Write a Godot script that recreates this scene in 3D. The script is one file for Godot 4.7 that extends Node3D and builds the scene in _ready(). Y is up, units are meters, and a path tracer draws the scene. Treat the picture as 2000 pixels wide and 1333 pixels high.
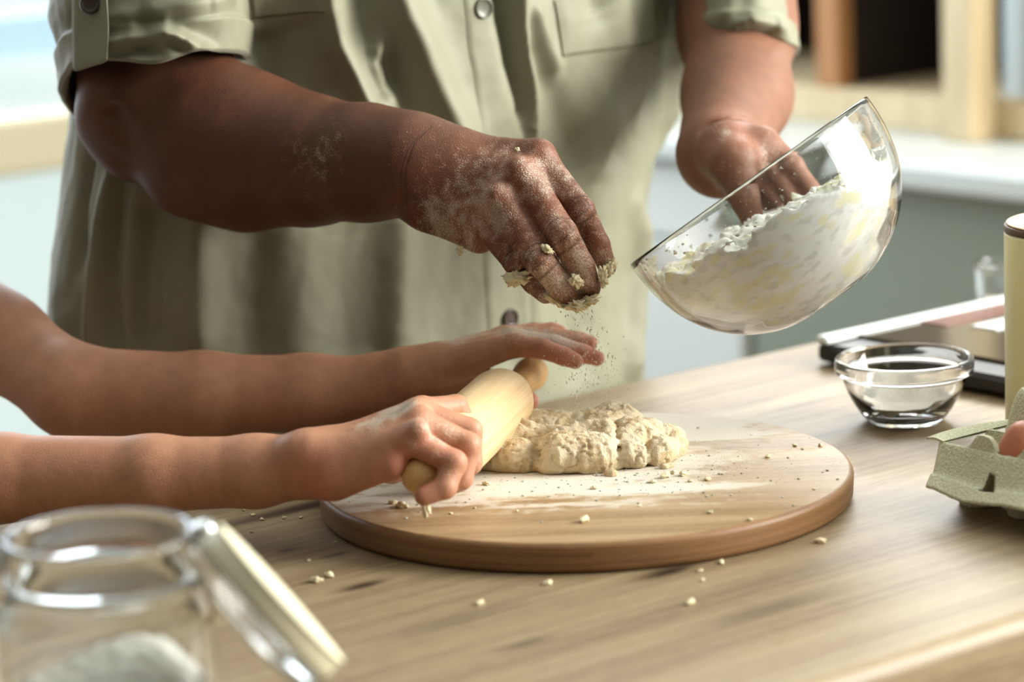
extends Node3D
# A kitchen table at which a grown-up and a child make dough. World axes follow the room: x along the table, y up, z towards the front of the room. Metres.

const TOP := 0.9            # height of the table top
const BOARD := 0.021        # thickness of the round board
var M := {}
var rng := RandomNumberGenerator.new()

func _ready() -> void:
	rng.seed = 7
	# --- camera
	var cam := Camera3D.new()
	cam.name = "camera"
	cam.transform = Transform3D(Basis(Vector3(0.7819, -0.0427, 0.6219), Vector3(0.157, 0.979, -0.1301), Vector3(-0.6033, 0.1994, 0.7722)), Vector3(-1.2509, 1.4194, 1.5229))
	var lens := CameraAttributesPhysical.new()
	lens.frustum_focal_length = 100.0
	lens.frustum_focus_distance = 2.04
	lens.exposure_aperture = 4.0
	lens.frustum_near = 0.05
	lens.frustum_far = 60.0
	cam.attributes = lens
	cam.fov = 13.69
	add_child(cam)
	# --- sky and exposure
	var env := Environment.new()
	env.background_mode = Environment.BG_SKY
	var sky := Sky.new()
	var sm := ProceduralSkyMaterial.new()
	sm.sky_top_color = Color(0.62, 0.72, 0.84)
	sm.sky_horizon_color = Color(0.86, 0.91, 0.93)
	sm.ground_bottom_color = Color(0.75, 0.81, 0.795)
	sm.ground_horizon_color = Color(0.78, 0.845, 0.83)
	sm.sky_energy_multiplier = 1.7
	sm.ground_energy_multiplier = 1.2
	sky.sky_material = sm
	env.sky = sky
	env.ambient_light_source = Environment.AMBIENT_SOURCE_SKY
	env.tonemap_mode = Environment.TONE_MAPPER_LINEAR
	env.tonemap_exposure = 1.0
	env.sdfgi_enabled = true
	env.ssao_enabled = true
	env.ssil_enabled = true
	var we := WorldEnvironment.new()
	we.name = "world_environment"
	we.environment = env
	add_child(we)
	# --- daylight through the windows: soft lights the size of the panes, just inside them
	daylight("daylight_side", Vector3(1.93, 1.85, 1.6), Vector3(-1, -0.3, -0.7), Vector2(1.7, 1.25), 22.5, Color(1.0, 0.99, 0.96))
	daylight("added_daylight_counter", Vector3(1.93, 2.03, -1.5), Vector3(-1, -0.35, 0.55), Vector2(1.15, 0.78), 4.2, Color(1.0, 1.0, 0.98))  # added light at an unseen window, for sheen on the table and backlight
	daylight("daylight_back", Vector3(0.55, 1.6, -2.12), Vector3(0, -0.15, 1), Vector2(1.5, 1.3), 4.0, Color(0.93, 0.97, 1.0))
	materials()
	room()
	table()
	board()
	dough()
	rolling_pin()
	mixing_bowl()
	small_bowl()
	hob()
	glass_jar_far()
	canister()
	egg_carton()
	flour_jar()
	adult()
	child()
	scraps()

func daylight(called: String, at: Vector3, towards: Vector3, size: Vector2, energy: float, color: Color) -> void:
	var l := AreaLight3D.new()
	l.name = called
	l.area_size = size
	l.light_energy = energy
	l.light_color = color
	l.shadow_enabled = true
	l.set("area_range", 12.0)
	l.set("area_attenuation", 2.0)
	add_child(l)
	l.look_at_from_position(at, at + towards, Vector3.UP)

# ------------------------------------------------------------------ helpers
func tag(o: Node, label: String, category: String, group := "") -> Node:
	o.set_meta("label", label)
	o.set_meta("category", category)
	if group != "":
		o.set_meta("group", group)
	return o

func thing(called: String, at: Vector3, label: String, category: String, group := "") -> Node3D:
	var o := Node3D.new()
	o.name = called
	add_child(o, true)
	o.position = at
	tag(o, label, category, group)
	return o

func part(called: String, mesh: Mesh, mat: Material, parent: Node, at := Vector3.ZERO) -> MeshInstance3D:
	var o := MeshInstance3D.new()
	o.name = called
	o.mesh = mesh
	if mat:
		o.material_override = mat
	parent.add_child(o, true)
	o.position = at
	return o

func struct(called: String, mesh: Mesh, mat: Material, at: Vector3) -> MeshInstance3D:
	var o := part(called, mesh, mat, self, at)
	o.set_meta("kind", "structure")
	return o

func std(color: Color, rough := 0.6) -> StandardMaterial3D:
	var m := StandardMaterial3D.new()
	m.albedo_color = color
	m.roughness = rough
	return m

func glass(tint := Color(1, 1, 1), rough := 0.0) -> StandardMaterial3D:
	var m := StandardMaterial3D.new()
	m.albedo_color = Color(tint.r, tint.g, tint.b, 0.0)
	m.transparency = BaseMaterial3D.TRANSPARENCY_ALPHA
	m.refraction_enabled = true
	m.refraction_scale = 0.05
	m.roughness = rough
	return m

# a mesh from vertices and triangles; turned so that its faces look outwards (clockwise) when it is closed
func mesh_of(v: PackedVector3Array, f: PackedInt32Array, uv := PackedVector2Array(), col := PackedColorArray(), nrm := PackedVector3Array(), keep := false) -> ArrayMesh:
	var vol := 0.0
	if not keep:
		for i in range(0, f.size(), 3):
			vol += v[f[i]].dot(v[f[i + 1]].cross(v[f[i + 2]]))
		if vol > 0.0:
			for i in range(0, f.size(), 3):
				var q := f[i + 1]
				f[i + 1] = f[i + 2]
				f[i + 2] = q
	if nrm.is_empty():
		nrm.resize(v.size())
		for i in range(0, f.size(), 3):
			var n := (v[f[i + 2]] - v[f[i]]).cross(v[f[i + 1]] - v[f[i]])
			nrm[f[i]] += n
			nrm[f[i + 1]] += n
			nrm[f[i + 2]] += n
		for i in nrm.size():
			nrm[i] = nrm[i].normalized() if nrm[i].length_squared() > 0.0 else Vector3.UP
	var a := []
	a.resize(Mesh.ARRAY_MAX)
	a[Mesh.ARRAY_VERTEX] = v
	a[Mesh.ARRAY_NORMAL] = nrm
	a[Mesh.ARRAY_INDEX] = f
	if not uv.is_empty():
		a[Mesh.ARRAY_TEX_UV] = uv
	if not col.is_empty():
		a[Mesh.ARRAY_COLOR] = col
	var m := ArrayMesh.new()
	m.add_surface_from_arrays(Mesh.PRIMITIVE_TRIANGLES, a)
	return m

# a grid of points nu x nv, optionally closed in u
func grid_faces(nu: int, nv: int, wrap_u := false, first := 0, flip := false) -> PackedInt32Array:
	var f := PackedInt32Array()
	for j in nv - 1:
		for i in (nu if wrap_u else nu - 1):
			var i2 := (i + 1) % nu
			var a := first + j * nu + i
			var b := first + j * nu + i2
			var c := first + (j + 1) * nu + i
			var d := first + (j + 1) * nu + i2
			if flip:
				f.append_array([a, c, b, b, c, d])
			else:
				f.append_array([a, b, c, b, d, c])
	return f

# chamfered box, flat faces with their own normals
func box(size: Vector3, ch := 0.003) -> ArrayMesh:
	var st := SurfaceTool.new()
	st.begin(Mesh.PRIMITIVE_TRIANGLES)
	box_into(st, size, Vector3.ZERO, ch)
	st.generate_normals()
	return st.commit()

func box_into(st: SurfaceTool, size: Vector3, at: Vector3, ch := 0.003, b := Basis()) -> void:
	var h := size * 0.5
	ch = minf(ch, minf(h.x, minf(h.y, h.z)) * 0.9)
	var pt := func(s: Vector3, k: int) -> Vector3:
		var p := Vector3(s.x * (h.x - ch), s.y * (h.y - ch), s.z * (h.z - ch))
		p[k] = s[k] * h[k]
		return at + b * p
	var tri := func(p: Vector3, q: Vector3, r: Vector3) -> void:
		if (q - p).cross(r - p).dot((p + q + r) / 3.0 - at) > 0.0:
			var t := q
			q = r
			r = t
		for w in [p, q, r]:
			st.set_smooth_group(-1)
			st.add_vertex(w)
	for k in 3:
		var u := (k + 1) % 3
		var w := (k + 2) % 3
		for sg in [-1.0, 1.0]:
			var c := []
			for e in [[-1.0, -1.0], [1.0, -1.0], [1.0, 1.0], [-1.0, 1.0]]:
				var s := Vector3.ZERO
				s[k] = sg
				s[u] = e[0]
				s[w] = e[1]
				c.append(s)
			tri.call(pt.call(c[0], k), pt.call(c[1], k), pt.call(c[2], k))
			tri.call(pt.call(c[0], k), pt.call(c[2], k), pt.call(c[3], k))
		for su in [-1.0, 1.0]:
			for sw in [-1.0, 1.0]:
				var s0 := Vector3.ZERO
				s0[k] = -1.0
				s0[u] = su
				s0[w] = sw
				var s1 := s0
				s1[k] = 1.0
				tri.call(pt.call(s0, u), pt.call(s1, u), pt.call(s1, w))
				tri.call(pt.call(s0, u), pt.call(s1, w), pt.call(s0, w))
	for sx in [-1.0, 1.0]:
		for sy in [-1.0, 1.0]:
			for sz in [-1.0, 1.0]:
				var s := Vector3(sx, sy, sz)
				tri.call(pt.call(s, 0), pt.call(s, 1), pt.call(s, 2))

# a profile (radius, height) turned about y; where two profile points coincide the surface has an edge
func lathe(prof: Array, segs := 64, closed := false, wob = null, lengthways := false) -> ArrayMesh:
	var v := PackedVector3Array()
	var uv := PackedVector2Array()
	var n := prof.size()
	for j in n:
		for i in segs:
			var a := TAU * i / segs
			var r: float = prof[j].x
			var y: float = prof[j].y
			if wob != null:
				var q: Vector2 = wob.call(a, r, y, j)
				r = q.x
				y = q.y
			v.append(Vector3(r * cos(a), y, r * sin(a)))
			uv.append(Vector2(y * 3.0, 0.5 + 0.5 * sin(a)) if lengthways else Vector2(float(i) / segs, float(j) / n))
	var f := grid_faces(segs, n, true)
	if closed:
		for i in segs:
			var i2 := (i + 1) % segs
			var a := (n - 1) * segs + i
			var b := (n - 1) * segs + i2
			f.append_array([a, b, i, b, i2, i])
	return mesh_of(v, f, uv)

func smooth_profile(pts: Array, per := 6) -> Array:
	var out := []
	for i in pts.size() - 1:
		var p0: Vector2 = pts[maxi(i - 1, 0)]
		var p1: Vector2 = pts[i]
		var p2: Vector2 = pts[i + 1]
		var p3: Vector2 = pts[mini(i + 2, pts.size() - 1)]
		for k in per:
			out.append(p1.cubic_interpolate(p2, p0, p3, float(k) / per))
	out.append(pts[-1])
	return out

# a round bar along points
func tube(pts: Array, r: float, segs := 10) -> ArrayMesh:
	var v := PackedVector3Array()
	var side := Vector3.UP
	for j in pts.size():
		var t: Vector3 = (pts[mini(j + 1, pts.size() - 1)] - pts[maxi(j - 1, 0)]).normalized()
		if absf(side.dot(t)) > 0.95:
			side = Vector3.RIGHT
		side = (side - t * side.dot(t)).normalized()
		var up := t.cross(side)
		for i in segs:
			var a := TAU * i / segs
			v.append(pts[j] + (side * cos(a) + up * sin(a)) * r)
	var f := grid_faces(segs, pts.size(), true)
	var c0 := v.size()
	v.append(pts[0])
	v.append(pts[-1])
	for i in segs:
		f.append_array([c0, (i + 1) % segs, i])
		var l := (pts.size() - 1) * segs
		f.append_array([c0 + 1, l + i, l + (i + 1) % segs])
	return mesh_of(v, f)

func noise(freq: float, sd: int, oct := 3, kind := FastNoiseLite.TYPE_SIMPLEX_SMOOTH) -> FastNoiseLite:
	var n := FastNoiseLite.new()
	n.seed = sd
	n.frequency = freq
	n.noise_type = kind
	n.fractal_octaves = oct
	if oct == 1:
		n.fractal_type = FastNoiseLite.FRACTAL_NONE
	return n

# grey noise as bytes, stretched to w x h from sw x sh
func noise_bytes(w: int, h: int, sw: int, sh: int, freq: float, sd: int, oct := 4) -> PackedByteArray:
	var im := noise(freq, sd, oct).get_image(sw, sh, false, false, true)
	im.convert(Image.FORMAT_L8)
	if sw != w or sh != h:
		im.resize(w, h, Image.INTERPOLATE_CUBIC)
	return im.get_data()

func image_texture(w: int, h: int, bytes: PackedByteArray, format := Image.FORMAT_RGB8) -> ImageTexture:
	return ImageTexture.create_from_image(Image.create_from_data(w, h, false, format, bytes))

# wood: long grain along u; knots as dark drawn-out spots. Gives [colour, height]
func wood(w: int, h: int, sd: int, dark: Color, mid: Color, light: Color, stretch := 14, fine := 1.0, knots := []) -> Array:
	var broad := noise_bytes(w, h, maxi(w / (stretch * 2), 8), h, 0.012, sd, 3)
	var mids := noise_bytes(w, h, maxi(w / stretch, 8), h, 0.06, sd + 1, 3)
	var fib := noise_bytes(w, h, w / 6, h, 0.35, sd + 2, 2)
	var out := PackedByteArray()
	out.resize(w * h * 3)
	var hb := PackedByteArray()
	hb.resize(w * h)
	for y in h:
		for x in w:
			var i := y * w + x
			var b := broad[i] / 255.0
			var m := mids[i] / 255.0
			var q := fib[i] / 255.0
			var t := clampf(b * 0.55 + m * 0.45 + (q - 0.5) * 0.35 * fine, 0.0, 1.0)
			var r: float
			var g: float
			var bl: float
			if t < 0.5:
				var k := t * 2.0
				r = dark.r + (mid.r - dark.r) * k
				g = dark.g + (mid.g - dark.g) * k
				bl = dark.b + (mid.b - dark.b) * k
			else:
				var k := t * 2.0 - 1.0
				r = mid.r + (light.r - mid.r) * k
				g = mid.g + (light.g - mid.g) * k
				bl = mid.b + (light.b - mid.b) * k
			out[i * 3] = int(clampf(r, 0, 1) * 255)
			out[i * 3 + 1] = int(clampf(g, 0, 1) * 255)
			out[i * 3 + 2] = int(clampf(bl, 0, 1) * 255)
			hb[i] = int(clampf(0.5 + (q - 0.5) * 0.8 + (m - 0.5) * 0.3, 0, 1) * 255)
	for k in knots:       # [u, v, ru, rv, strength] in pixels
		for y in range(maxi(0, int(k[1] - k[3] * 3)), mini(h, int(k[1] + k[3] * 3))):
			for x in range(maxi(0, int(k[0] - k[2] * 3)), mini(w, int(k[0] + k[2] * 3))):
				var i := y * w + x
				var dx := (x - k[0]) / k[2] as float
				var dy := (y - k[1]) / k[3] + (mids[i] / 255.0 - 0.5) * 0.9 as float
				var s: float = k[4] * exp(-dx * dx - dy * dy)
				for c in 3:
					out[i * 3 + c] = int(out[i * 3 + c] * (1.0 - s * [0.75, 0.82, 0.88][c]))
	return [image_texture(w, h, out), image_texture(w, h, hb, Image.FORMAT_L8)]

func textured(tex: Texture2D, rough := 0.5, height: Texture2D = null, scale := 0.05) -> StandardMaterial3D:
	var m := std(Color.WHITE, rough)
	m.albedo_texture = tex
	if height:
		m.heightmap_enabled = true
		m.heightmap_texture = height
		m.heightmap_scale = scale
	return m

func triplanar(m: StandardMaterial3D, scale: Vector3, world := false) -> StandardMaterial3D:
	m.uv1_triplanar = true
	m.uv1_world_triplanar = world
	m.uv1_scale = scale
	m.uv1_triplanar_sharpness = 4.0
	return m

# tileable noise picture between two colours
func noise_tex(size: int, freq: float, sd: int, a: Color, b: Color, oct := 4) -> ImageTexture:
	var im := noise(freq, sd, oct).get_seamless_image(size, size)
	im.convert(Image.FORMAT_L8)
	var d := im.get_data()
	var out := PackedByteArray()
	out.resize(size * size * 3)
	for i in size * size:
		var c := a.lerp(b, d[i] / 255.0)
		out[i * 3] = int(c.r * 255)
		out[i * 3 + 1] = int(c.g * 255)
		out[i * 3 + 2] = int(c.b * 255)
	return image_texture(size, size, out)

# ------------------------------------------------------------------ soft bodies: a distance field on a turned grid, meshed as surface nets
class Blob:
	var o: Vector3
	var b: Basis
	var c: float
	var nx: int
	var ny: int
	var nz: int
	var f: PackedFloat32Array
	func _init(at: Vector3, axes: Basis, lo: Vector3, hi: Vector3, cell: float) -> void:
		b = axes
		o = at + axes * lo
		c = cell
		nx = int((hi.x - lo.x) / cell) + 2
		ny = int((hi.y - lo.y) / cell) + 2
		nz = int((hi.z - lo.z) / cell) + 2
		f.resize(nx * ny * nz)
		f.fill(9.0)
	func to_local(p: Vector3) -> Vector3:
		return b.transposed() * (p - o)
	# tapered capsule from p to q joined with a smooth minimum of width k0 at p to k1 at q; squashed by s along n
	func bone(p: Vector3, q: Vector3, ra: float, rb: float, k0: float, k1: float, n := Vector3.ZERO, s := 1.0) -> void:
		var a := to_local(p)
		var e := to_local(q)
		var nn := b.transposed() * n
		var g := 1.0 / s - 1.0
		var m := maxf(ra, rb) + maxf(k0, k1) + 2.5 * c
		var lo := (Vector3(minf(a.x, e.x), minf(a.y, e.y), minf(a.z, e.z)) - Vector3.ONE * m) / c
		var hi := (Vector3(maxf(a.x, e.x), maxf(a.y, e.y), maxf(a.z, e.z)) + Vector3.ONE * m) / c
		var ab := e - a
		if nn != Vector3.ZERO:
			ab += nn * (ab.dot(nn) * g)
		var inv := 1.0 / maxf(ab.length_squared(), 1e-12)
		var dr := rb - ra
		var dk := k1 - k0
		var x0 := maxi(0, int(lo.x))
		var x1 := mini(nx, int(hi.x) + 2)
		for z in range(maxi(0, int(lo.z)), mini(nz, int(hi.z) + 2)):
			for y in range(maxi(0, int(lo.y)), mini(ny, int(hi.y) + 2)):
				var i := (z * ny + y) * nx + x0
				for x in range(x0, x1):
					var w := Vector3(x, y, z) * c - a
					if g != 0.0:
						w += nn * (w.dot(nn) * g)
					var t := clampf(w.dot(ab) * inv, 0.0, 1.0)
					var d := (w - ab * t).length() - ra - dr * t
					if d < m:
						var old := f[i]
						var k := k0 + dk * t
						var h := k - absf(d - old)
						if h > 0.0:
							f[i] = minf(d, old) - h * h * 0.25 / k
						elif d < old:
							f[i] = d
					i += 1
	func chain(pts: Array, rad: Array, k_root: float, k: float, n := Vector3.ZERO, s := 1.0) -> void:
		for i in pts.size() - 1:
			bone(pts[i], pts[i + 1], rad[i], rad[i + 1], k_root if i == 0 else k, k, n, s)
	# presses a groove along a bar
	func groove(p: Vector3, q: Vector3, r: float, k: float) -> void:
		var a := to_local(p)
		var e := to_local(q)
		var m := r + k + c
		var lo := (Vector3(minf(a.x, e.x), minf(a.y, e.y), minf(a.z, e.z)) - Vector3.ONE * m) / c
		var hi := (Vector3(maxf(a.x, e.x), maxf(a.y, e.y), maxf(a.z, e.z)) + Vector3.ONE * m) / c
		var ab := e - a
		var inv := 1.0 / maxf(ab.length_squared(), 1e-12)
		for z in range(maxi(0, int(lo.z)), mini(nz, int(hi.z) + 2)):
			for y in range(maxi(0, int(lo.y)), mini(ny, int(hi.y) + 2)):
				for x in range(maxi(0, int(lo.x)), mini(nx, int(hi.x) + 2)):
					var w := Vector3(x, y, z) * c - a
					var t := clampf(w.dot(ab) * inv, 0.0, 1.0)
					var d := r - (w - ab * t).length()
					var i := (z * ny + y) * nx + x
					var old := f[i]
					var h := k - absf(d - old)
					if h > 0.0:
						f[i] = maxf(d, old) + h * h * 0.25 / k
					elif d > old:
						f[i] = d
	# surface nets; gives [vertices, normals, faces] in the world
	func nets() -> Array:
		var v := PackedVector3Array()
		var nr := PackedVector3Array()
		var fc := PackedInt32Array()
		var at := {}
		var sy := nx
		var sz := nx * ny
		var lim := 1.8 * c
		var offs := [0, 1, sy, sy + 1, sz, sz + 1, sz + sy, sz + sy + 1]
		for z in nz - 1:
			for y in ny - 1:
				var i := z * sz + y * sy - 1
				for x in nx - 1:
					i += 1
					var f0 := f[i]
					if f0 > lim or f0 < -lim:
						continue
					var f1 := f[i + 1]
					var f2 := f[i + sy]
					var f3 := f[i + sy + 1]
					var f4 := f[i + sz]
					var f5 := f[i + sz + 1]
					var f6 := f[i + sz + sy]
					var f7 := f[i + sz + sy + 1]
					var neg := int(f0 < 0) + int(f1 < 0) + int(f2 < 0) + int(f3 < 0) + int(f4 < 0) + int(f5 < 0) + int(f6 < 0) + int(f7 < 0)
					if neg == 0 or neg == 8:
						continue
					var p := Vector3.ZERO
					var n := 0
					if (f0 < 0) != (f1 < 0):
						p += Vector3(f0 / (f0 - f1), 0, 0); n += 1
					if (f2 < 0) != (f3 < 0):
						p += Vector3(f2 / (f2 - f3), 1, 0); n += 1
					if (f4 < 0) != (f5 < 0):
						p += Vector3(f4 / (f4 - f5), 0, 1); n += 1
					if (f6 < 0) != (f7 < 0):
						p += Vector3(f6 / (f6 - f7), 1, 1); n += 1
					if (f0 < 0) != (f2 < 0):
						p += Vector3(0, f0 / (f0 - f2), 0); n += 1
					if (f1 < 0) != (f3 < 0):
						p += Vector3(1, f1 / (f1 - f3), 0); n += 1
					if (f4 < 0) != (f6 < 0):
						p += Vector3(0, f4 / (f4 - f6), 1); n += 1
					if (f5 < 0) != (f7 < 0):
						p += Vector3(1, f5 / (f5 - f7), 1); n += 1
					if (f0 < 0) != (f4 < 0):
						p += Vector3(0, 0, f0 / (f0 - f4)); n += 1
					if (f1 < 0) != (f5 < 0):
						p += Vector3(1, 0, f1 / (f1 - f5)); n += 1
					if (f2 < 0) != (f6 < 0):
						p += Vector3(0, 1, f2 / (f2 - f6)); n += 1
					if (f3 < 0) != (f7 < 0):
						p += Vector3(1, 1, f3 / (f3 - f7)); n += 1
					p /= n
					at[i] = v.size()
					v.append(o + b * ((Vector3(x, y, z) + p) * c))
					nr.append((b * Vector3(f1 + f3 + f5 + f7 - f0 - f2 - f4 - f6, f2 + f3 + f6 + f7 - f0 - f1 - f4 - f5, f4 + f5 + f6 + f7 - f0 - f1 - f2 - f3)).normalized())
		for i: int in at:
			var inside := f[i] < 0
			for ax in 3:
				var s: int = [1, sy, sz][ax]
				if inside == (f[i + s] < 0):
					continue
				var s1: int = [sy, sz, 1][ax]
				var s2: int = [sz, 1, sy][ax]
				if not (at.has(i - s1) and at.has(i - s2) and at.has(i - s1 - s2)):
					continue
				var q0: int = at[i]
				var q1: int = at[i - s1]
				var q2: int = at[i - s1 - s2]
				var q3: int = at[i - s2]
				if inside:
					fc.append_array([q0, q1, q2, q0, q2, q3])
				else:
					fc.append_array([q0, q2, q1, q0, q3, q2])
		# ease the normals and the points over neighbours
		for pass_ in 2:
			var sum := PackedVector3Array()
			sum.resize(v.size())
			var sn := PackedVector3Array()
			sn.resize(v.size())
			var cnt := PackedInt32Array()
			cnt.resize(v.size())
			for k in range(0, fc.size(), 3):
				var a0 := fc[k]
				var a1 := fc[k + 1]
				var a2 := fc[k + 2]
				sum[a0] += v[a1] + v[a2]
				sum[a1] += v[a0] + v[a2]
				sum[a2] += v[a0] + v[a1]
				cnt[a0] += 2
				cnt[a1] += 2
				cnt[a2] += 2
			for k in v.size():
				if cnt[k]:
					v[k] = v[k].lerp(sum[k] / cnt[k], 0.4)
		return [v, nr, fc]

# ------------------------------------------------------------------ materials
func materials() -> void:
	var tw := wood(1536, 1024, 11, Color(0.42, 0.345, 0.255), Color(0.56, 0.485, 0.37), Color(0.64, 0.578, 0.46), 26, 1.35, table_knots())
	M.table = textured(tw[0], 0.5, tw[1], 0.012)
	M.table.metallic_specular = 0.5
	var bw := wood(1024, 768, 23, Color(0.50, 0.395, 0.275), Color(0.65, 0.54, 0.40), Color(0.74, 0.64, 0.495), 18, 1.2)
	M.board_side = triplanar(textured(bw[0], 0.5, bw[1], 0.01), Vector3(1.6, 14.0, 1.6))
	M.board_side.albedo_color = Color(0.80, 0.70, 0.60)
	M.board_top = board_top_material(bw)
	var pw := wood(512, 512, 31, Color(0.80, 0.65, 0.46), Color(0.875, 0.745, 0.565), Color(0.92, 0.81, 0.645), 10, 0.6)
	M.pin = textured(pw[0], 0.5, pw[1], 0.006)
	M.pin_handle = M.pin.duplicate()
	M.pin_handle.albedo_color = Color(0.97, 0.91, 0.80)
	M.glass = glass()
	M.glass_thick = glass(Color(0.992, 1.0, 0.994))
	M.dark = std(Color(0.05, 0.05, 0.05), 0.4)
	M.white = std(Color(0.86, 0.87, 0.86), 0.5)
	M.grey_front = std(Color(0.53, 0.56, 0.50), 0.5)
	M.metal = std(Color(0.78, 0.79, 0.78), 0.28)
	M.metal.metallic = 0.9
	M.flour = triplanar(std(Color(0.90, 0.90, 0.87), 0.95), Vector3.ONE * 30)
	M.flour.albedo_texture = noise_tex(256, 0.05, 5, Color(0.88, 0.86, 0.82), Color(1, 1, 1))
	M.flour_bits = M.flour.duplicate()
	M.flour_bits.backlight_enabled = true
	M.flour_bits.backlight = Color(0.9, 0.9, 0.88)
	M.butter = std(Color(0.93, 0.89, 0.72), 0.6)
	M.butter.subsurf_scatter_enabled = true
	M.butter.subsurf_scatter_strength = 0.1
	var cl := noise_tex(256, 0.4, 41, Color(0.86, 0.86, 0.84), Color(1, 1, 1), 3)
	M.shirt = triplanar(std(Color(0.535, 0.533, 0.448), 0.62), Vector3.ONE * 14)
	M.shirt.albedo_texture = cl
	M.shirt.heightmap_enabled = true
	M.shirt.heightmap_texture = cl
	M.shirt.heightmap_scale = 0.01
	M.shirt.rim_enabled = true
	M.shirt.rim = 0.35
	M.shirt.rim_tint = 0.4
	M.thread = std(Color(0.36, 0.35, 0.25), 0.8)
	M.button = std(Color(0.19, 0.13, 0.085), 0.25)
	M.button_grey = std(Color(0.36, 0.36, 0.31), 0.25)
	M.tee = std(Color(0.82, 0.84, 0.86), 0.85)
	M.pulp = triplanar(std(Color(0.93, 0.93, 0.825), 0.92), Vector3.ONE * 22)
	M.pulp.albedo_texture = noise_tex(256, 0.06, 51, Color(0.80, 0.80, 0.76), Color(1.0, 1.0, 1.0), 5)
	M.pulp.heightmap_enabled = true
	M.pulp.heightmap_texture = noise_tex(256, 0.11, 52, Color.BLACK, Color.WHITE, 4)
	M.pulp.heightmap_scale = 0.10
	M.egg = triplanar(std(Color(0.76, 0.47, 0.34), 0.5), Vector3.ONE * 25)
	M.egg.albedo_texture = noise_tex(128, 0.08, 61, Color(0.93, 0.90, 0.88), Color(1, 1, 1))
	M.shelf_wood = triplanar(std(Color(0.87, 0.79, 0.64), 0.55), Vector3(3, 0.7, 3))
	M.shelf_wood.albedo_texture = noise_tex(256, 0.03, 75, Color(0.88, 0.86, 0.83), Color(1, 1, 1))
	M.wall = triplanar(std(Color(0.86, 0.87, 0.86), 0.9), Vector3.ONE * 1.5)
	M.wall.albedo_texture = noise_tex(256, 0.03, 71, Color(0.95, 0.95, 0.95), Color(1, 1, 1))
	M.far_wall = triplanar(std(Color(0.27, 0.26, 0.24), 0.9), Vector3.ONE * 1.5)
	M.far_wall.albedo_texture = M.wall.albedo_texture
	M.sill = std(Color(0.73, 0.695, 0.58), 0.5)
	M.floor = triplanar(textured(tw[0], 0.5), Vector3(0.8, 0.8, 0.8))
	M.trouser = std(Color(0.2, 0.22, 0.26), 0.9)

func table_knots() -> Array:
	# the table top's texture runs 2.1 m x 0.69 m over 1536 x 1024 pixels
	var out := []
	for k in [[Vector3(-0.2392, 0.9, 0.0576), 0.016, 0.006, 0.75], [Vector3(-0.0824, 0.9, 0.1785), 0.02, 0.007, 0.8], [Vector3(0.2568, 0.9, -0.0135), 0.03, 0.007, 0.55], [Vector3(-0.1481, 0.9, -0.1367), 0.07, 0.008, 0.7], [Vector3(0.3152, 0.9, -0.1018), 0.05, 0.006, 0.35],
		[Vector3(-0.2445, 0.9, 0.2318), 0.02, 0.005, 0.4], [Vector3(0.2972, 0.9, -0.1368), 0.04, 0.005, 0.3], [Vector3(-0.2084, 0.9, -0.0152), 0.01, 0.004, 0.5], [Vector3(-0.2241, 0.9, -0.0506), 0.008, 0.003, 0.5], [Vector3(-0.0928, 0.9, 0.2856), 0.05, 0.01, 0.3], [Vector3(-0.2385, 0.9, 0.1633), 0.06, 0.012, 0.25]]:
		var p: Vector3 = k[0]
		out.append([(p.x + 1.1) / 2.1 * 1536.0, (p.z + 0.28) / 0.69 * 1024.0, k[1] / 2.1 * 1536.0, k[2] / 0.69 * 1024.0, minf(0.95, k[3] * 1.25)])
	return out

func sstep(a: float, b: float, x: float) -> float:
	var t := clampf((x - a) / (b - a), 0.0, 1.0)
	return t * t * (3.0 - 2.0 * t)

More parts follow.
